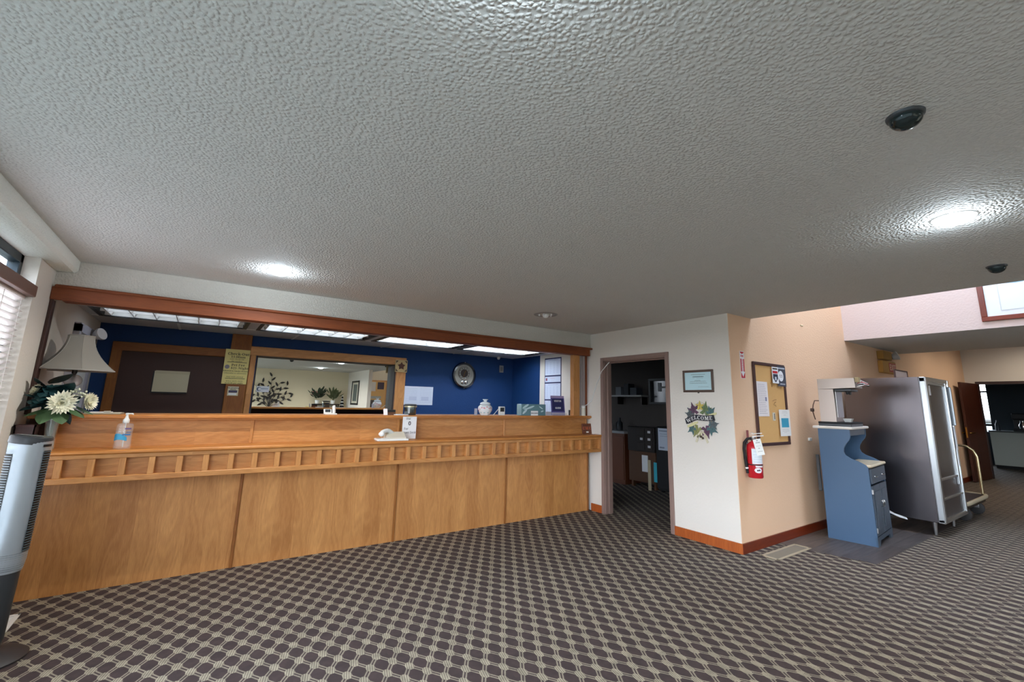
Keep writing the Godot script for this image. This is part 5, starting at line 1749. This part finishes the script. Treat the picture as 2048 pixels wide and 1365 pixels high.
func build_cabinet_and_machine():
	# blue cabinet: outline in (depth, height), side faces -x; local z runs to the front
	var c := thing("microwave_cabinet", "blue painted stepped cabinet with curved cut-out sides on the laminate patch", "cabinet", V(5.965, 0.004, -2.418), 0.1)
	var W := 0.68
	var prof := []
	for q in [[0.0, 0.0], [0.455, 0.0], [0.455, 0.12], [0.445, 0.8], [0.432, 0.825], [0.36, 0.862], [0.29, 0.888], [0.25, 0.918], [0.236, 0.955], [0.242, 0.997], [0.268, 1.045], [0.3, 1.085], [0.313, 1.12], [0.313, 1.2], [0.0, 1.2]]:
		prof.append(Vector2(q[0], q[1]))
	for s in [0.0, W - 0.018]:
		var m := MB.new()
		m.x = Transform3D(Basis(Vector3.UP, -PI / 2), V(s + 0.018, 0, 0))
		m.prism(prof, 0.0, 0.018)
		part(c, "side_panel", m, M.cab_blue)
	part(c, "top_board", bx(V(-0.02, 1.2, -0.05), V(W + 0.02, 1.23, 0.345), 0.008), mat(c8(226, 218, 208), 0.35))
	part(c, "back_panel", bx(V(0.018, 0.06, 0.0), V(W - 0.018, 1.2, 0.012)), M.cab_in)
	part(c, "apron", bx(V(0.018, 1.13, 0.29), V(W - 0.018, 1.2, 0.308), 0.002), M.cab_front)
	part(c, "worktop", bx(V(0.018, 0.79, 0.012), V(W - 0.018, 0.815, 0.2), 0.002), M.cab_in)
	part(c, "worktop_edge", bx(V(0.005, 0.802, 0.2), V(W - 0.005, 0.832, 0.475), 0.01), mat(c8(214, 196, 166), 0.35))
	part(c, "floor_board", bx(V(0.018, 0.09, 0.012), V(W - 0.018, 0.108, 0.43)), M.cab_in)
	var dr := part(c, "drawer", bx(V(0.03, 0.63, 0.43), V(W - 0.03, 0.79, 0.462), 0.006), M.cab_front)
	for x in [0.17, 0.5]:
		var h := MB.new()
		h.tube([V(x - 0.03, 0.705, 0.462), V(x - 0.028, 0.7, 0.48), V(x + 0.028, 0.7, 0.48), V(x + 0.03, 0.705, 0.462)], 0.005, 7)
		part(dr, "handle", h, M.chrome)
	for k in 2:
		var x0: float = [0.03, W / 2 + 0.002][k]
		var x1: float = [W / 2 - 0.002, W - 0.03][k]
		var d := part(c, "cabinet_door", bx(V(x0, 0.1, 0.43), V(x1, 0.61, 0.458), 0.005), M.cab_front)
		part(d, "door_panel", bx(V(x0 + 0.05, 0.16, 0.458), V(x1 - 0.05, 0.55, 0.463), 0.003), mat(c8(76, 86, 98), 0.45))
		var xh := x1 - 0.03 if k == 0 else x0 + 0.03
		var h := MB.new()
		h.tube([V(xh, 0.43, 0.458), V(xh - 0.004, 0.435, 0.478), V(xh - 0.004, 0.375, 0.478), V(xh, 0.37, 0.458)], 0.005, 7)
		part(d, "handle", h, M.chrome)
		if k == 0:
			for y in [0.16, 0.55]:
				part(d, "hinge", bx(V(0.018, y - 0.025, 0.445), V(0.034, y + 0.025, 0.466), 0.003), M.steel)
	var ft := MB.new()
	ft.prism([Vector2(0.0, 0.0), Vector2(0.1, 0.0), Vector2(0.13, 0.05), Vector2(W - 0.13, 0.05), Vector2(W - 0.1, 0.0), Vector2(W, 0.0), Vector2(W, 0.095), Vector2(0.0, 0.095)], 0.44, 0.457)
	part(c, "plinth", ft, M.cab_front)
	part(c, "cable_box", bx(V(-0.03, 0.5, -0.04), V(-0.005, 0.9, -0.01), 0.003), M.charcoal)
	# tray, machine and bowl on top
	var bas := Basis(Vector3.UP, 0.1)
	var at := V(5.965, 1.234, -2.418)
	var ty := thing("drip_tray", "flat black tray on the cabinet top under the steel dispenser", "tray", at, 0.1)
	part(ty, "tray", bx(V(0.01, 0, 0.01), V(0.5, 0.03, 0.335), 0.004), M.charcoal)
	part(ty, "raised_rim", multi([[V(0.01, 0.03, 0.01), V(0.5, 0.049, 0.335)]]), M.soft_black)
	var mc := thing("drink_dispenser", "stainless steel C-shaped drink dispenser on top of the blue cabinet", "dispenser", at + V(0, 0.05, 0), 0.1)
	var cp := MB.new()
	cp.x = Transform3D(Basis(Vector3.UP, -PI / 2), V(0.34, 0, 0))
	cp.prism([Vector2(0.03, 0.0), Vector2(0.19, 0.0), Vector2(0.185, 0.375), Vector2(0.03, 0.375)], 0.0, 0.3)
	part(mc, "column", cp, M.warm_steel)
	var hd := MB.new()
	hd.x = cp.x
	hd.prism([Vector2(0.03, 0.376), Vector2(0.405, 0.39), Vector2(0.4, 0.5), Vector2(0.03, 0.495)], 0.0, 0.3)
	part(mc, "head", hd, M.warm_steel)
	part(mc, "underside", bx(V(0.06, 0.35, 0.19), V(0.33, 0.377, 0.36), 0.004), M.charcoal)
	part(mc, "rear_plate", bx(V(0.08, 0.05, 0.19), V(0.32, 0.35, 0.2), 0.002), M.steel)
	for x in [0.13, 0.25]:
		var nz := MB.new()
		nz.lathe([Vector2(0.0, 0.0), Vector2(0.012, 0.0), Vector2(0.018, 0.04), Vector2(0.0, 0.04)], 14)
		var o := part(mc, "nozzle", nz, M.black)
		o.position = V(x, 0.315, 0.3)
	part(mc, "switch_box", bx(V(0.06, 0.45, 0.4), V(0.14, 0.51, 0.44), 0.004), mat(c8(170, 150, 110), 0.5))
	for k in 4:
		var wr := MB.new()
		var z0 := 0.4
		wr.tube([V(0.1 + k * 0.03, 0.44, z0), V(0.12 + k * 0.03, 0.47 - k * 0.012, z0 + 0.05), V(0.16 + k * 0.02, 0.44 - k * 0.01, z0 + 0.1), V(0.13 + k * 0.03, 0.42, z0 + 0.06), V(0.11 + k * 0.03, 0.4, z0)], 0.005, 6)
		part(mc, "loose_wire", wr, [M.white, M.red, M.white, M.soft_black][k])
	var cw := MB.new()
	cw.tube([V(0.05, 0.24, 0.031), V(0.02, 0.24, -0.01), V(-0.01, 0.19, -0.02), V(-0.02, 0.12, -0.03), V(0.0, 0.07, -0.025), V(0.02, 0.02, -0.02)], 0.006, 7)
	part(mc, "power_cord", cw, mat(c8(92, 62, 50), 0.5))
	part(mc, "plug", bx(V(-0.04, 0.11, -0.05), V(0.0, 0.15, -0.015), 0.006), mat(c8(70, 48, 40), 0.5))
	var bw := MB.new()
	bw.lathe([Vector2(0.0, 0.0), Vector2(0.04, 0.0), Vector2(0.062, 0.04), Vector2(0.058, 0.04), Vector2(0.038, 0.006), Vector2(0.0, 0.006)], 4, true, PI / 4)
	single("white_bowl", bw, M.white, "small square white bowl on the tray under the dispenser", "bowl", at + bas * V(0.16, 0.05, 0.275), 0.1)


func build_freezer_and_cart():
	var f := thing("reach_in_freezer", "large stainless steel reach-in freezer with a dark glass door and legs", "freezer", V(7.12, 0.0, -2.52))
	var W := 1.0
	var D := 0.84
	part(f, "cabinet", bx(V(0, 0.16, 0), V(W, 1.84, D - 0.03), 0.006), M.brushed)
	part(f, "inner_case", bx(V(0.08, 0.3, D - 0.03), V(W - 0.08, 1.76, D - 0.025)), M.soft_black)
	var fr := MB.new()
	fr.box(V(0.04, 1.0, D), V(0.08, 1.68, 0.07), 0.012)
	fr.box(V(W - 0.03, 1.0, D), V(0.06, 1.68, 0.07), 0.012)
	fr.box(V(W / 2, 1.81, D), V(W, 0.06, 0.06), 0.006)
	fr.box(V(W / 2, 0.18, D), V(W, 0.05, 0.07), 0.01)
	part(f, "front_frame", fr, M.aluminium)
	var d := part(f, "glass_door", bx(V(0.09, 0.645, D + 0.005), V(0.86, 1.76, D + 0.02)), mat(c8(34, 26, 26), 0.22))
	var df := MB.new()
	df.box(V(0.82, 1.16, D + 0.025), V(0.05, 1.26, 0.03), 0.006)
	df.box(V(0.46, 0.64, D + 0.02), V(0.78, 0.025, 0.03), 0.004)
	df.box(V(0.46, 1.765, D + 0.02), V(0.78, 0.03, 0.03), 0.004)
	part(d, "door_frame", df, M.aluminium)
	part(d, "sticker", bx(V(0.12, 1.62, D + 0.02), V(0.2, 1.74, D + 0.022)), mat(c8(206, 206, 204), 0.5))
	var hn := MB.new()
	hn.box(V(0.92, 1.5, D + 0.04), V(0.05, 0.5, 0.05), 0.01)
	part(d, "handle", hn, mat(c8(150, 156, 160), 0.3, 0.8))
	part(d, "torn_label", multi([[V(0.895, 0.95, D + 0.035), V(0.945, 1.24, D + 0.045)], [V(0.9, 0.75, D + 0.035), V(0.935, 0.95, D + 0.04)]]), M.paper)
	part(f, "lower_panel", bx(V(0.08, 0.43, D - 0.02), V(W - 0.06, 0.62, D + 0.01), 0.003), mat(c8(72, 62, 60), 0.4))
	part(f, "panel_bar", bx(V(0.08, 0.405, D - 0.01), V(W - 0.06, 0.43, D + 0.03), 0.005), M.aluminium)
	part(f, "kick_grille", bx(V(0.08, 0.2, D - 0.02), V(W - 0.06, 0.4, D + 0.01), 0.003), mat(c8(64, 56, 54), 0.4))
	for x in [0.12, W - 0.12]:
		for z in [0.1, D - 0.1]:
			var lg := MB.new()
			lg.lathe([Vector2(0.0, 0.0), Vector2(0.016, 0.0), Vector2(0.028, 0.16), Vector2(0.0, 0.16)], 14)
			part(f, "leg", lg, M.steel).position = V(x, 0.0, z)
	# paper scrap under the freezer, sign holder above
	var sc := MB.new()
	sc.grid([V(-0.004, 0.22, 0.34), V(-0.006, 0.19, 0.4), V(-0.012, 0.178, 0.46), V(-0.02, 0.165, 0.52), V(-0.006, 0.19, 0.34), V(-0.01, 0.168, 0.4), V(-0.016, 0.152, 0.46), V(-0.025, 0.145, 0.53)], 4)
	part(f, "torn_tape", sc, M.paper, "white torn tape on the lower edge")
	var sh := thing("sign_holder", "low dark framed sign holder lying on top of the freezer", "sign holder", V(7.6, 1.84, -2.0))
	var fm := MB.new()
	fm.box(V(0, 0.115, 0), V(0.5, 0.014, 0.02), 0.003)
	fm.box(V(-0.243, 0.06, 0), V(0.014, 0.12, 0.02), 0.003)
	fm.box(V(0.243, 0.06, 0), V(0.014, 0.12, 0.02), 0.003)
	fm.box(V(0, 0.007, 0), V(0.5, 0.014, 0.06), 0.003)
	part(sh, "frame", fm, mat(c8(70, 44, 40), 0.4))
	part(sh, "insert", bx(V(-0.236, 0.014, -0.003), V(0.236, 0.108, 0.003)), mat(c8(190, 170, 160), 0.5))
	# luggage cart
	var c := thing("luggage_cart", "brass framed luggage cart with carpeted deck behind the freezer", "luggage cart", V(8.85, 0, -2.05))
	var L := 0.62
	var B := 0.36
	part(c, "deck", bx(V(-L, 0.22, -B), V(L, 0.255, B), 0.01), mat(c8(72, 62, 66), 0.9))
	var rim := MB.new()
	var rp := []
	for i in 33:
		var a := TAU * i / 32.0
		rp.append(V(clampf(cos(a) * 1.35, -1, 1) * (L + 0.01) + signf(cos(a)) * 0.0, 0.245, clampf(sin(a) * 1.35, -1, 1) * (B + 0.01)))
	rim.tube(rp, 0.026, 9)
	part(c, "bumper", rim, mat(c8(196, 186, 160), 0.4, 0.2))
	for s in [-1.0, 1.0]:
		var h := MB.new()
		h.tube([V(s * L * 0.96, 0.25, B * 0.9), V(s * L * 0.97, 0.78, B * 0.9), V(s * L * 0.97, 0.87, B * 0.82), V(s * L * 0.97, 0.93, B * 0.6), V(s * L * 0.97, 0.945, 0.0), V(s * L * 0.97, 0.93, -B * 0.6), V(s * L * 0.97, 0.87, -B * 0.82), V(s * L * 0.97, 0.78, -B * 0.9), V(s * L * 0.96, 0.25, -B * 0.9)], 0.017, 10)
		part(c, "handle_hoop", h, M.brass_pale if M.has("brass_pale") else mat(c8(206, 190, 150), 0.2, 0.9))
	part(c, "lower_rail", multi([[V(-L, 0.165, B - 0.05), V(L, 0.195, B - 0.02)], [V(-L, 0.165, -B + 0.02), V(L, 0.195, -B + 0.05)]]), M.dark_metal)
	for q in [[-0.5, -0.26], [0.5, -0.26], [-0.3, 0.27], [0.42, 0.27]]:
		var w := MB.new()
		w.x = Transform3D(Basis(Vector3.BACK, PI / 2), V(q[0], 0.085, q[1]))
		w.lathe([Vector2(0.0, -0.018), Vector2(0.07, -0.018), Vector2(0.085, -0.012), Vector2(0.085, 0.012), Vector2(0.07, 0.018), Vector2(0.0, 0.018)], 24)
		var wo := part(c, "wheel", w, mat(c8(48, 46, 46), 0.6))
		part(wo, "fork", bx(V(q[0] - 0.03, 0.09, q[1] - 0.03), V(q[0] + 0.03, 0.22, q[1] + 0.03), 0.004), M.steel)


func build_far_rooms():
	# wooden leaf standing open along the beige wall
	var d := shell("door_4", "dark cherry door standing open at the end of the far hall", "door")
	part(d, "door_leaf", bx(V(-1.085, 0.01, -0.022), V(0, 2.07, 0.022), 0.003, 1), M.door_cherry)
	d.position = V(14.385, 0, -2.445)
	d.rotation.y = -0.075
	for x in [11.6, 13.2]:  # unseen lamps, added to brighten the far hall
		var hl := thing("added_hall_light", "added unseen round ceiling light of the far hall, %s" % ("nearer the corridor" if x < 12.0 else "nearer the dark doorway"), "ceiling light", V(x, 3.2, -1.2))
		var hm := MB.new()
		hm.lathe([Vector2(0.0, -0.03), Vector2(0.12, -0.02), Vector2(0.14, 0.0)], 24)
		part(hl, "diffuser", hm, M.lamp_on)
		downlight(V(x, 3.16, -1.2), 0.35, c8(255, 240, 220))
	var hn := MB.new()
	hn.tube([V(-1.0, 1.0, 0.022), V(-1.0, 1.0, 0.07), V(-0.84, 1.0, 0.07)], 0.012, 8)
	hn.tube([V(-1.0, 1.0, -0.022), V(-1.0, 1.0, -0.06), V(-1.1, 1.0, -0.065)], 0.012, 8)
	part(d, "lever_handle", hn, M.brass)
	part(d, "edge_plate", bx(V(-1.088, 0.9, -0.012), V(-1.084, 1.12, 0.012)), M.brass)
	var fr := shell("door_5", "dark frame round the opening to the far breakfast room", "door frame")
	part(fr, "casing", multi([[V(14.42, 0, -2.46), V(14.57, 2.1, -2.425)], [V(14.38, 2.06, -2.46), V(14.57, 2.12, -0.4)]]), mat(c8(60, 40, 36), 0.5))
	# dark room
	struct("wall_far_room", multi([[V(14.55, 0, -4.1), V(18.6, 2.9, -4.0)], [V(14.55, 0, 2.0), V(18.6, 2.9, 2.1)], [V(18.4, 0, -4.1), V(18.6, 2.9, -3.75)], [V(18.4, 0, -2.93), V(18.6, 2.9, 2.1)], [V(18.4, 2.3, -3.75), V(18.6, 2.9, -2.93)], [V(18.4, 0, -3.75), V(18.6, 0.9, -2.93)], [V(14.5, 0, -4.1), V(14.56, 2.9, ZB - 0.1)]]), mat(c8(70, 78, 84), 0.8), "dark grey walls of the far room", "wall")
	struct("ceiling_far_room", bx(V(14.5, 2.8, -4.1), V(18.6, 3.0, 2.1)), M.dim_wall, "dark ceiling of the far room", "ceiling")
	var w := shell("window_8", "bright narrow window with blinds in the far room", "window")
	part(w, "glass_pane", bx(V(18.49, 0.9, -3.75), V(18.5, 2.3, -2.93)), M.glass)
	part(w, "window_frame", multi([[V(18.42, 0.9, -2.95), V(18.46, 2.3, -2.93)], [V(18.42, 2.0, -3.75), V(18.46, 2.05, -2.93)], [V(18.42, 1.06, -3.75), V(18.46, 1.12, -2.93)]]), M.black)
	# low pale counter with a black brewer
	var b := thing("low_counter", "long pale low counter standing in the dark far room", "counter", V(17.4, 0, -1.5))
	part(b, "front", bx(V(0, 0.08, -1.35), V(0.6, 0.93, 2.6), 0.004), mat(c8(190, 196, 186), 0.5))
	part(b, "top", bx(V(-0.02, 0.93, -1.37), V(0.62, 0.97, 2.62), 0.006), mat(c8(96, 100, 98), 0.4))
	part(b, "plinth", bx(V(0.04, 0.0, -1.33), V(0.58, 0.08, 2.58)), M.soft_black)
	var k := thing("coffee_brewer", "black coffee brewer on the pale counter of the far room", "coffee maker", V(17.6, 0.97, -2.15))
	part(k, "base", bx(V(-0.15, 0, -0.26), V(0.15, 0.06, 0.26), 0.01), M.black)
	part(k, "tower", bx(V(0.03, 0.06, -0.26), V(0.15, 0.34, 0.26), 0.01), M.black)
	part(k, "head", bx(V(-0.15, 0.3, -0.26), V(0.15, 0.46, 0.26), 0.02), M.black)
	var pt := MB.new()
	pt.lathe([Vector2(0.0, 0.0), Vector2(0.07, 0.0), Vector2(0.085, 0.08), Vector2(0.05, 0.16), Vector2(0.055, 0.2), Vector2(0.0, 0.2)], 18)
	part(k, "carafe", pt, M.chrome).position = V(-0.05, 0.07, -0.08)
	var bt := MB.new()
	bt.lathe([Vector2(0.0, 0.0), Vector2(0.05, 0.0), Vector2(0.05, 0.16), Vector2(0.02, 0.22), Vector2(0.02, 0.27), Vector2(0.0, 0.27)], 16)
	single("tall_flask", bt, mat(c8(70, 84, 90), 0.3), "tall grey flask on the far counter beside the window", "flask", V(17.55, 0.97, -2.7))


func build_back_room():
	# room behind the doorway; its shade is darkened into wall and furniture colours
	struct("wall_back_room", bx(V(6.905, 0, -7.3), V(7.0, 2.6, -2.75)), M.dim_wall, "shade darkened wall of the dark back room behind its cabinets", "wall")
	struct("wall_back_room_end", bx(V(4.6, 0, -7.3), V(7.0, 2.6, -7.2)), M.dim_wall, "shade darkened end wall of the dark back room", "wall")
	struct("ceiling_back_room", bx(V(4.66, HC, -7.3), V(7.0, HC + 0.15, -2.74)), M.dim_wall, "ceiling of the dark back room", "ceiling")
	var t := thing("wall_television", "black framed wall mounted case on the back room wall", "display case", V(6.9, 1.685, -5.3), -PI / 2)
	framed(t, 0.6, 0.47, 0.04, M.black, mat(c8(44, 46, 50), 0.15), 0.07)
	part(t, "shelf_strip", bx(V(-0.08, 0.06, 0.01), V(0.26, 0.09, 0.03)), mat(c8(120, 122, 124), 0.5))
	part(t, "pale_item", bx(V(-0.12, 0.0, 0.01), V(-0.05, 0.16, 0.025)), mat(c8(130, 132, 136), 0.5))
	part(t, "pale_item", bx(V(0.06, 0.1, 0.01), V(0.2, 0.16, 0.025)), mat(c8(150, 150, 148), 0.5))
	var s := thing("wall_shelf", "white wall shelf crowded with small items in the back room", "shelf", V(6.9, 1.6, -6.0), -PI / 2)
	part(s, "board", plate(0.75, 0.03, 0.25, 0.002), mat(c8(160, 158, 154), 0.5))
	for x in [-0.3, 0.3]:
		part(s, "bracket", bx(V(x - 0.01, -0.16, 0.0), V(x + 0.01, -0.015, 0.16)), M.dark_metal)
	for q in [[-0.24, 0.16, 0.14, c8(110, 112, 116), "grey file box at the left of the back room shelf"], [-0.04, 0.22, 0.12, c8(36, 40, 46), "tall dark file box in the middle of the back room shelf"], [0.14, 0.14, 0.16, c8(56, 60, 66), "low dark file box at the right of the back room shelf"]]:
		single("file_box", bx(V(-q[2] / 2, 0, 0.02), V(q[2] / 2, q[1], 0.2), 0.004), mat(q[3], 0.6), q[4], "box", V(6.9, 1.615, -6.0 + q[0]), -PI / 2, "boxes on the back room shelf")
	var k := thing("work_counter", "counter with white top and brown cupboard in the back room", "counter", V(6.9, 0, -6.3), -PI / 2)
	part(k, "top", bx(V(-0.6, 0.9, 0), V(0.42, 0.945, 0.45), 0.004), mat(c8(150, 150, 150), 0.4))
	part(k, "cupboard", bx(V(-0.58, 0, 0), V(0.40, 0.9, 0.42), 0.003), mat(c8(96, 50, 24), 0.5))
	part(k, "cupboard_door", bx(V(-0.05, 0.08, 0.42), V(0.38, 0.85, 0.435), 0.003), mat(c8(104, 54, 26), 0.5))
	for q in [[-0.16, 0.2, 0.05, "grey bottle on the back room counter, left of its neighbour", c8(150, 150, 154)], [0.1, 0.24, 0.06, "dark bottle on the back room counter, right of its neighbour", c8(30, 32, 36)]]:
		var m := MB.new()
		m.lathe([Vector2(0.0, 0.0), Vector2(q[2], 0.0), Vector2(q[2], q[1] * 0.6), Vector2(q[2] * 0.4, q[1] * 0.75), Vector2(q[2] * 0.4, q[1]), Vector2(0.0, q[1])], 16)
		single("counter_bottle", m, mat(q[4], 0.4), q[3], "bottle", V(6.68, 0.945, -6.3 + q[0]), 0, "bottles on the back room counter")
	var c := thing("key_cabinet", "dark drawer cabinet with white labels in the back room", "cabinet", V(6.9, 0.62, -5.5), -PI / 2)
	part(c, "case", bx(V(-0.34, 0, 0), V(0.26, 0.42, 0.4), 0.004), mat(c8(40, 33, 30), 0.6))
	for i in 3:
		for j in 2:
			var o := part(c, "drawer", bx(V(-0.1 + j * 0.17, 0.04 + i * 0.125, 0.4), V(0.06 + j * 0.17, 0.155 + i * 0.125, 0.412), 0.002), mat(c8(46, 38, 34), 0.6))
			if j == 1 or i == 1:
				part(o, "label_card", bx(V(-0.04 + j * 0.17, 0.075 + i * 0.125, 0.412), V(0.02 + j * 0.17, 0.115 + i * 0.125, 0.414)), M.paper)
	var lc := thing("low_cupboard", "low brown cupboard under the dark drawer cabinet in the back room", "cupboard", V(6.9, 0, -5.5), -PI / 2)
	part(lc, "case", bx(V(-0.34, 0.1, 0), V(0.26, 0.62, 0.38), 0.004), mat(c8(84, 54, 32), 0.55))
	for x in [-0.3, 0.2]:
		part(lc, "leg", bx(V(x, 0, 0.3), V(x + 0.04, 0.1, 0.36)), mat(c8(90, 56, 32), 0.55))
	part(lc, "hanging_papers", bx(V(-0.03, 0.28, 0.38), V(0.1, 0.56, 0.39)), M.paper)
	single("cyan_folder", bx(V(-0.03, 0, -0.005), V(0.06, 0.32, 0.005)), mat(c8(60, 170, 190), 0.5), "tall cyan folder leaning by the brown cupboard in the back room", "folder", V(6.46, 0.15, -5.2), -PI / 2)
	single("pale_board", bx(V(-0.03, 0, -0.005), V(0.03, 0.5, 0.005)), mat(c8(190, 176, 144), 0.6), "narrow pale board leaning next to the cyan folder", "board", V(6.44, 0.0, -5.31), -PI / 2)
	var fr := thing("small_fridge", "dark small refrigerator with a white notice in the back room", "refrigerator", V(6.9, 0, -4.86), -PI / 2)
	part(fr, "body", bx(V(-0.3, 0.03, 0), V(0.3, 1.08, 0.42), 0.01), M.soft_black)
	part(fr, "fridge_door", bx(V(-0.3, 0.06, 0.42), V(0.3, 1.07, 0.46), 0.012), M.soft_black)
	part(fr, "foot", multi([[V(-0.26, 0, 0.36), V(-0.22, 0.03, 0.4)], [V(0.22, 0, 0.36), V(0.26, 0.03, 0.4)], [V(-0.26, 0, 0.02), V(-0.22, 0.03, 0.06)], [V(0.22, 0, 0.02), V(0.26, 0.03, 0.06)]]), M.black)
	single("fridge_notice", plate(0.24, 0.36, 0.003), tex_mat(sheet_tex(c8(206, 214, 228), c8(80, 90, 120), [[0.1, 0.1, 0.9, 10, 0.7], [0.25, 0.15, 0.85, 5, 0.4], [0.35, 0.15, 0.85, 5, 0.4], [0.85, 0.1, 0.5, 14, 0.7]])), "white printed notice on the small dark refrigerator", "notice", V(6.438, 0.87, -4.98), -PI / 2)


func build_behind_viewer():
	# what the office mirror shows: the rear wall of the lobby
	var t := thing("metal_tree", "black metal tree sculpture with leaves on the rear wall, seen in the mirror", "wall sculpture", V(1.95, 1.05, ZR), PI)
	var rg := RandomNumberGenerator.new()
	rg.seed = 77
	var lf := leaf_mesh(0.17, 0.065, 0.01).mesh()
	var iron := mat(c8(40, 32, 28), 0.5)
	for k in 9:
		var a := lerpf(-1.35, 1.35, k / 8.0)
		var ln := lerpf(0.75, 1.08, 1.0 - absf(a) / 1.35) * (0.95 if k % 2 else 1.05)
		var pts := []
		for i in 9:
			var q := i / 8.0
			pts.append(V(sin(a * q) * ln * q * 0.85, q * ln * cos(a * 0.75) - 0.03, 0.03))
		var m := MB.new()
		m.tube(pts, 0.011, 6, 0.004)
		part(t, "branch", m, iron)
		for i in range(3, 9):
			for s in [1.0 if (i + k) % 2 else -1.0]:
				var o := inst("leaf", lf, iron, t)
				var dir: float = (pts[i] - pts[i - 1]).angle_to(Vector3.UP) * signf(a + 0.001)
				o.transform = Transform3D(Basis(Vector3.BACK, -dir + s * 0.8 + rg.randf_range(-0.25, 0.25)) * Basis(Vector3.RIGHT, -PI / 2), pts[i] + V(0, 0, 0.012))
	# shelf unit with plants
	var s := thing("display_stand", "dark display stand under the plants by the rear wall, seen in the mirror", "stand", V(3.77, 0, ZR), PI)
	part(s, "top", bx(V(-0.45, 1.2, 0.02), V(0.45, 1.24, 0.36), 0.004), M.dark_metal)
	part(s, "shelf", bx(V(-0.42, 0.7, 0.02), V(0.42, 0.73, 0.34)), M.dark_metal)
	for x in [-0.43, 0.41]:
		for z in [0.03, 0.33]:
			part(s, "leg", bx(V(x, 0, z), V(x + 0.03, 1.2, z + 0.03)), M.dark_metal)
	for x in [-0.3, 0.0, 0.28]:
		part(s, "rack_panel", bx(V(x - 0.12, 0.86, 0.3), V(x + 0.12, 1.14, 0.31)), mat(c8(130, 130, 120), 0.6))
	for q in [[0.27, "bushy pot plant with pink blossoms on the display stand", c8(60, 72, 56), 0.34, true], [-0.2, "light leafy pot plant on the display stand", c8(96, 104, 70), 0.3, false]]:
		var p := thing("potted_plant", q[1], "plant", V(3.77 - q[0] * 1.15, 1.24, ZR - 0.24), 0, "plants on the display stand")
		var pm := MB.new()
		pm.lathe([Vector2(0.0, 0.0), Vector2(0.06, 0.0), Vector2(0.08, 0.13), Vector2(0.072, 0.13), Vector2(0.06, 0.11), Vector2(0.0, 0.11)], 20)
		part(p, "pot", pm, M.white)
		for i in 46:
			var o := inst("leaf", lf, mat_cache(q[2]), p)
			var dirv := V(rg.randf_range(-0.4, 0.4), rg.randf_range(0.2, 1.0), rg.randf_range(-0.6, 0.0)).normalized()
			o.transform = Transform3D(Basis.looking_at(-dirv, V(0.1, 1, 0.2)), V(0, 0.14, 0) + dirv * rg.randf_range(0.05, q[3])).scaled_local(Vector3.ONE * 1.2)
		if q[4]:
			for i in 14:
				var bm := MB.new()
				bm.ball(V(rg.randf_range(-0.2, 0.2), rg.randf_range(0.3, 0.48), rg.randf_range(-0.22, 0.0)), V(0.03, 0.022, 0.03), 7)
				part(p, "blossom", bm, mat_cache(c8(170, 110, 112)))
		else:
			var sm := MB.new()
			for i in 9:
				var a := lerpf(-0.9, 0.9, i / 8.0)
				sm.tube([V(0, 0.1, 0), V(sin(a) * 0.1, 0.28, -0.05), V(sin(a) * 0.22, 0.45, -0.06)], 0.004, 5)
			part(p, "stems", sm, mat_cache(c8(120, 118, 84)))
	var tw := thing("bottle_tree", "tall tapering tower of dark and white tiers beside the display stand", "ornament", V(4.35, 0.0, ZR - 0.16))
	part(tw, "plinth", bx(V(-0.14, 0, -0.12), V(0.14, 0.9, 0.12), 0.005), M.soft_black)
	for i in 6:
		var r := 0.13 - i * 0.019
		var m := MB.new()
		m.lathe([Vector2(0.0, 0.0), Vector2(r, 0.0), Vector2(r * 0.6, 0.07), Vector2(0.0, 0.07)], 14)
		part(tw, "tier", m, M.soft_black).position = V(0, 0.9 + i * 0.11, 0)
		var n := MB.new()
		n.lathe([Vector2(0.0, 0.0), Vector2(r * 0.66, 0.0), Vector2(r * 0.66, 0.04), Vector2(0.0, 0.04)], 14)
		part(tw, "white_band", n, M.white).position = V(0, 0.97 + i * 0.11, 0)
	var yb := thing("yellow_box", "small yellowish box on a dark stand left of the display stand", "box", V(3.2, 0.0, ZR - 0.2))
	part(yb, "stand", bx(V(-0.12, 0, -0.12), V(0.12, 1.06, 0.12), 0.005), M.soft_black)
	part(yb, "box", bx(V(-0.1, 1.06, -0.08), V(0.1, 1.14, 0.08), 0.004), mat(c8(206, 180, 110), 0.5))
	# picture on the return wall, faces -x
	var pc := thing("black_frame_picture", "black framed picture on the return wall, seen in the mirror", "picture", V(4.55, 1.66, 3.145), -PI / 2)
	framed(pc, 0.92, 0.86, 0.06, M.black, mat(c8(214, 208, 190), 0.4), 0.03)
	part(pc, "print", plate(0.5, 0.6, 0.002, 0.0, V(0, 0.0, 0.01)), mat(c8(96, 104, 100), 0.5))
	# pinboard on the rear wall of the atrium
	var b := thing("rear_pinboard", "orange pinboard with leaflets on the rear wall, seen in the mirror", "pinboard", V(5.66, 1.62, ZR), PI)
	framed(b, 0.8, 1.15, 0.04, M.oak, M.cork, 0.03)
	for q in [[0.19, 0.32, 0.28, 0.36, c8(214, 208, 196)], [-0.15, 0.36, 0.26, 0.28, c8(70, 54, 62)], [0.02, -0.1, 0.42, 0.1, c8(170, 170, 160)], [0.02, -0.34, 0.42, 0.28, c8(90, 84, 82)]]:
		part(b, "leaflet", plate(q[2], q[3], 0.004, 0.0, V(q[0], q[1], 0.011)), mat(q[4], 0.6))


var _cache := {}
func mat_cache(c: Color) -> StandardMaterial3D:
	if not _cache.has(c):
		_cache[c] = mat(c, 0.6)
	return _cache[c]
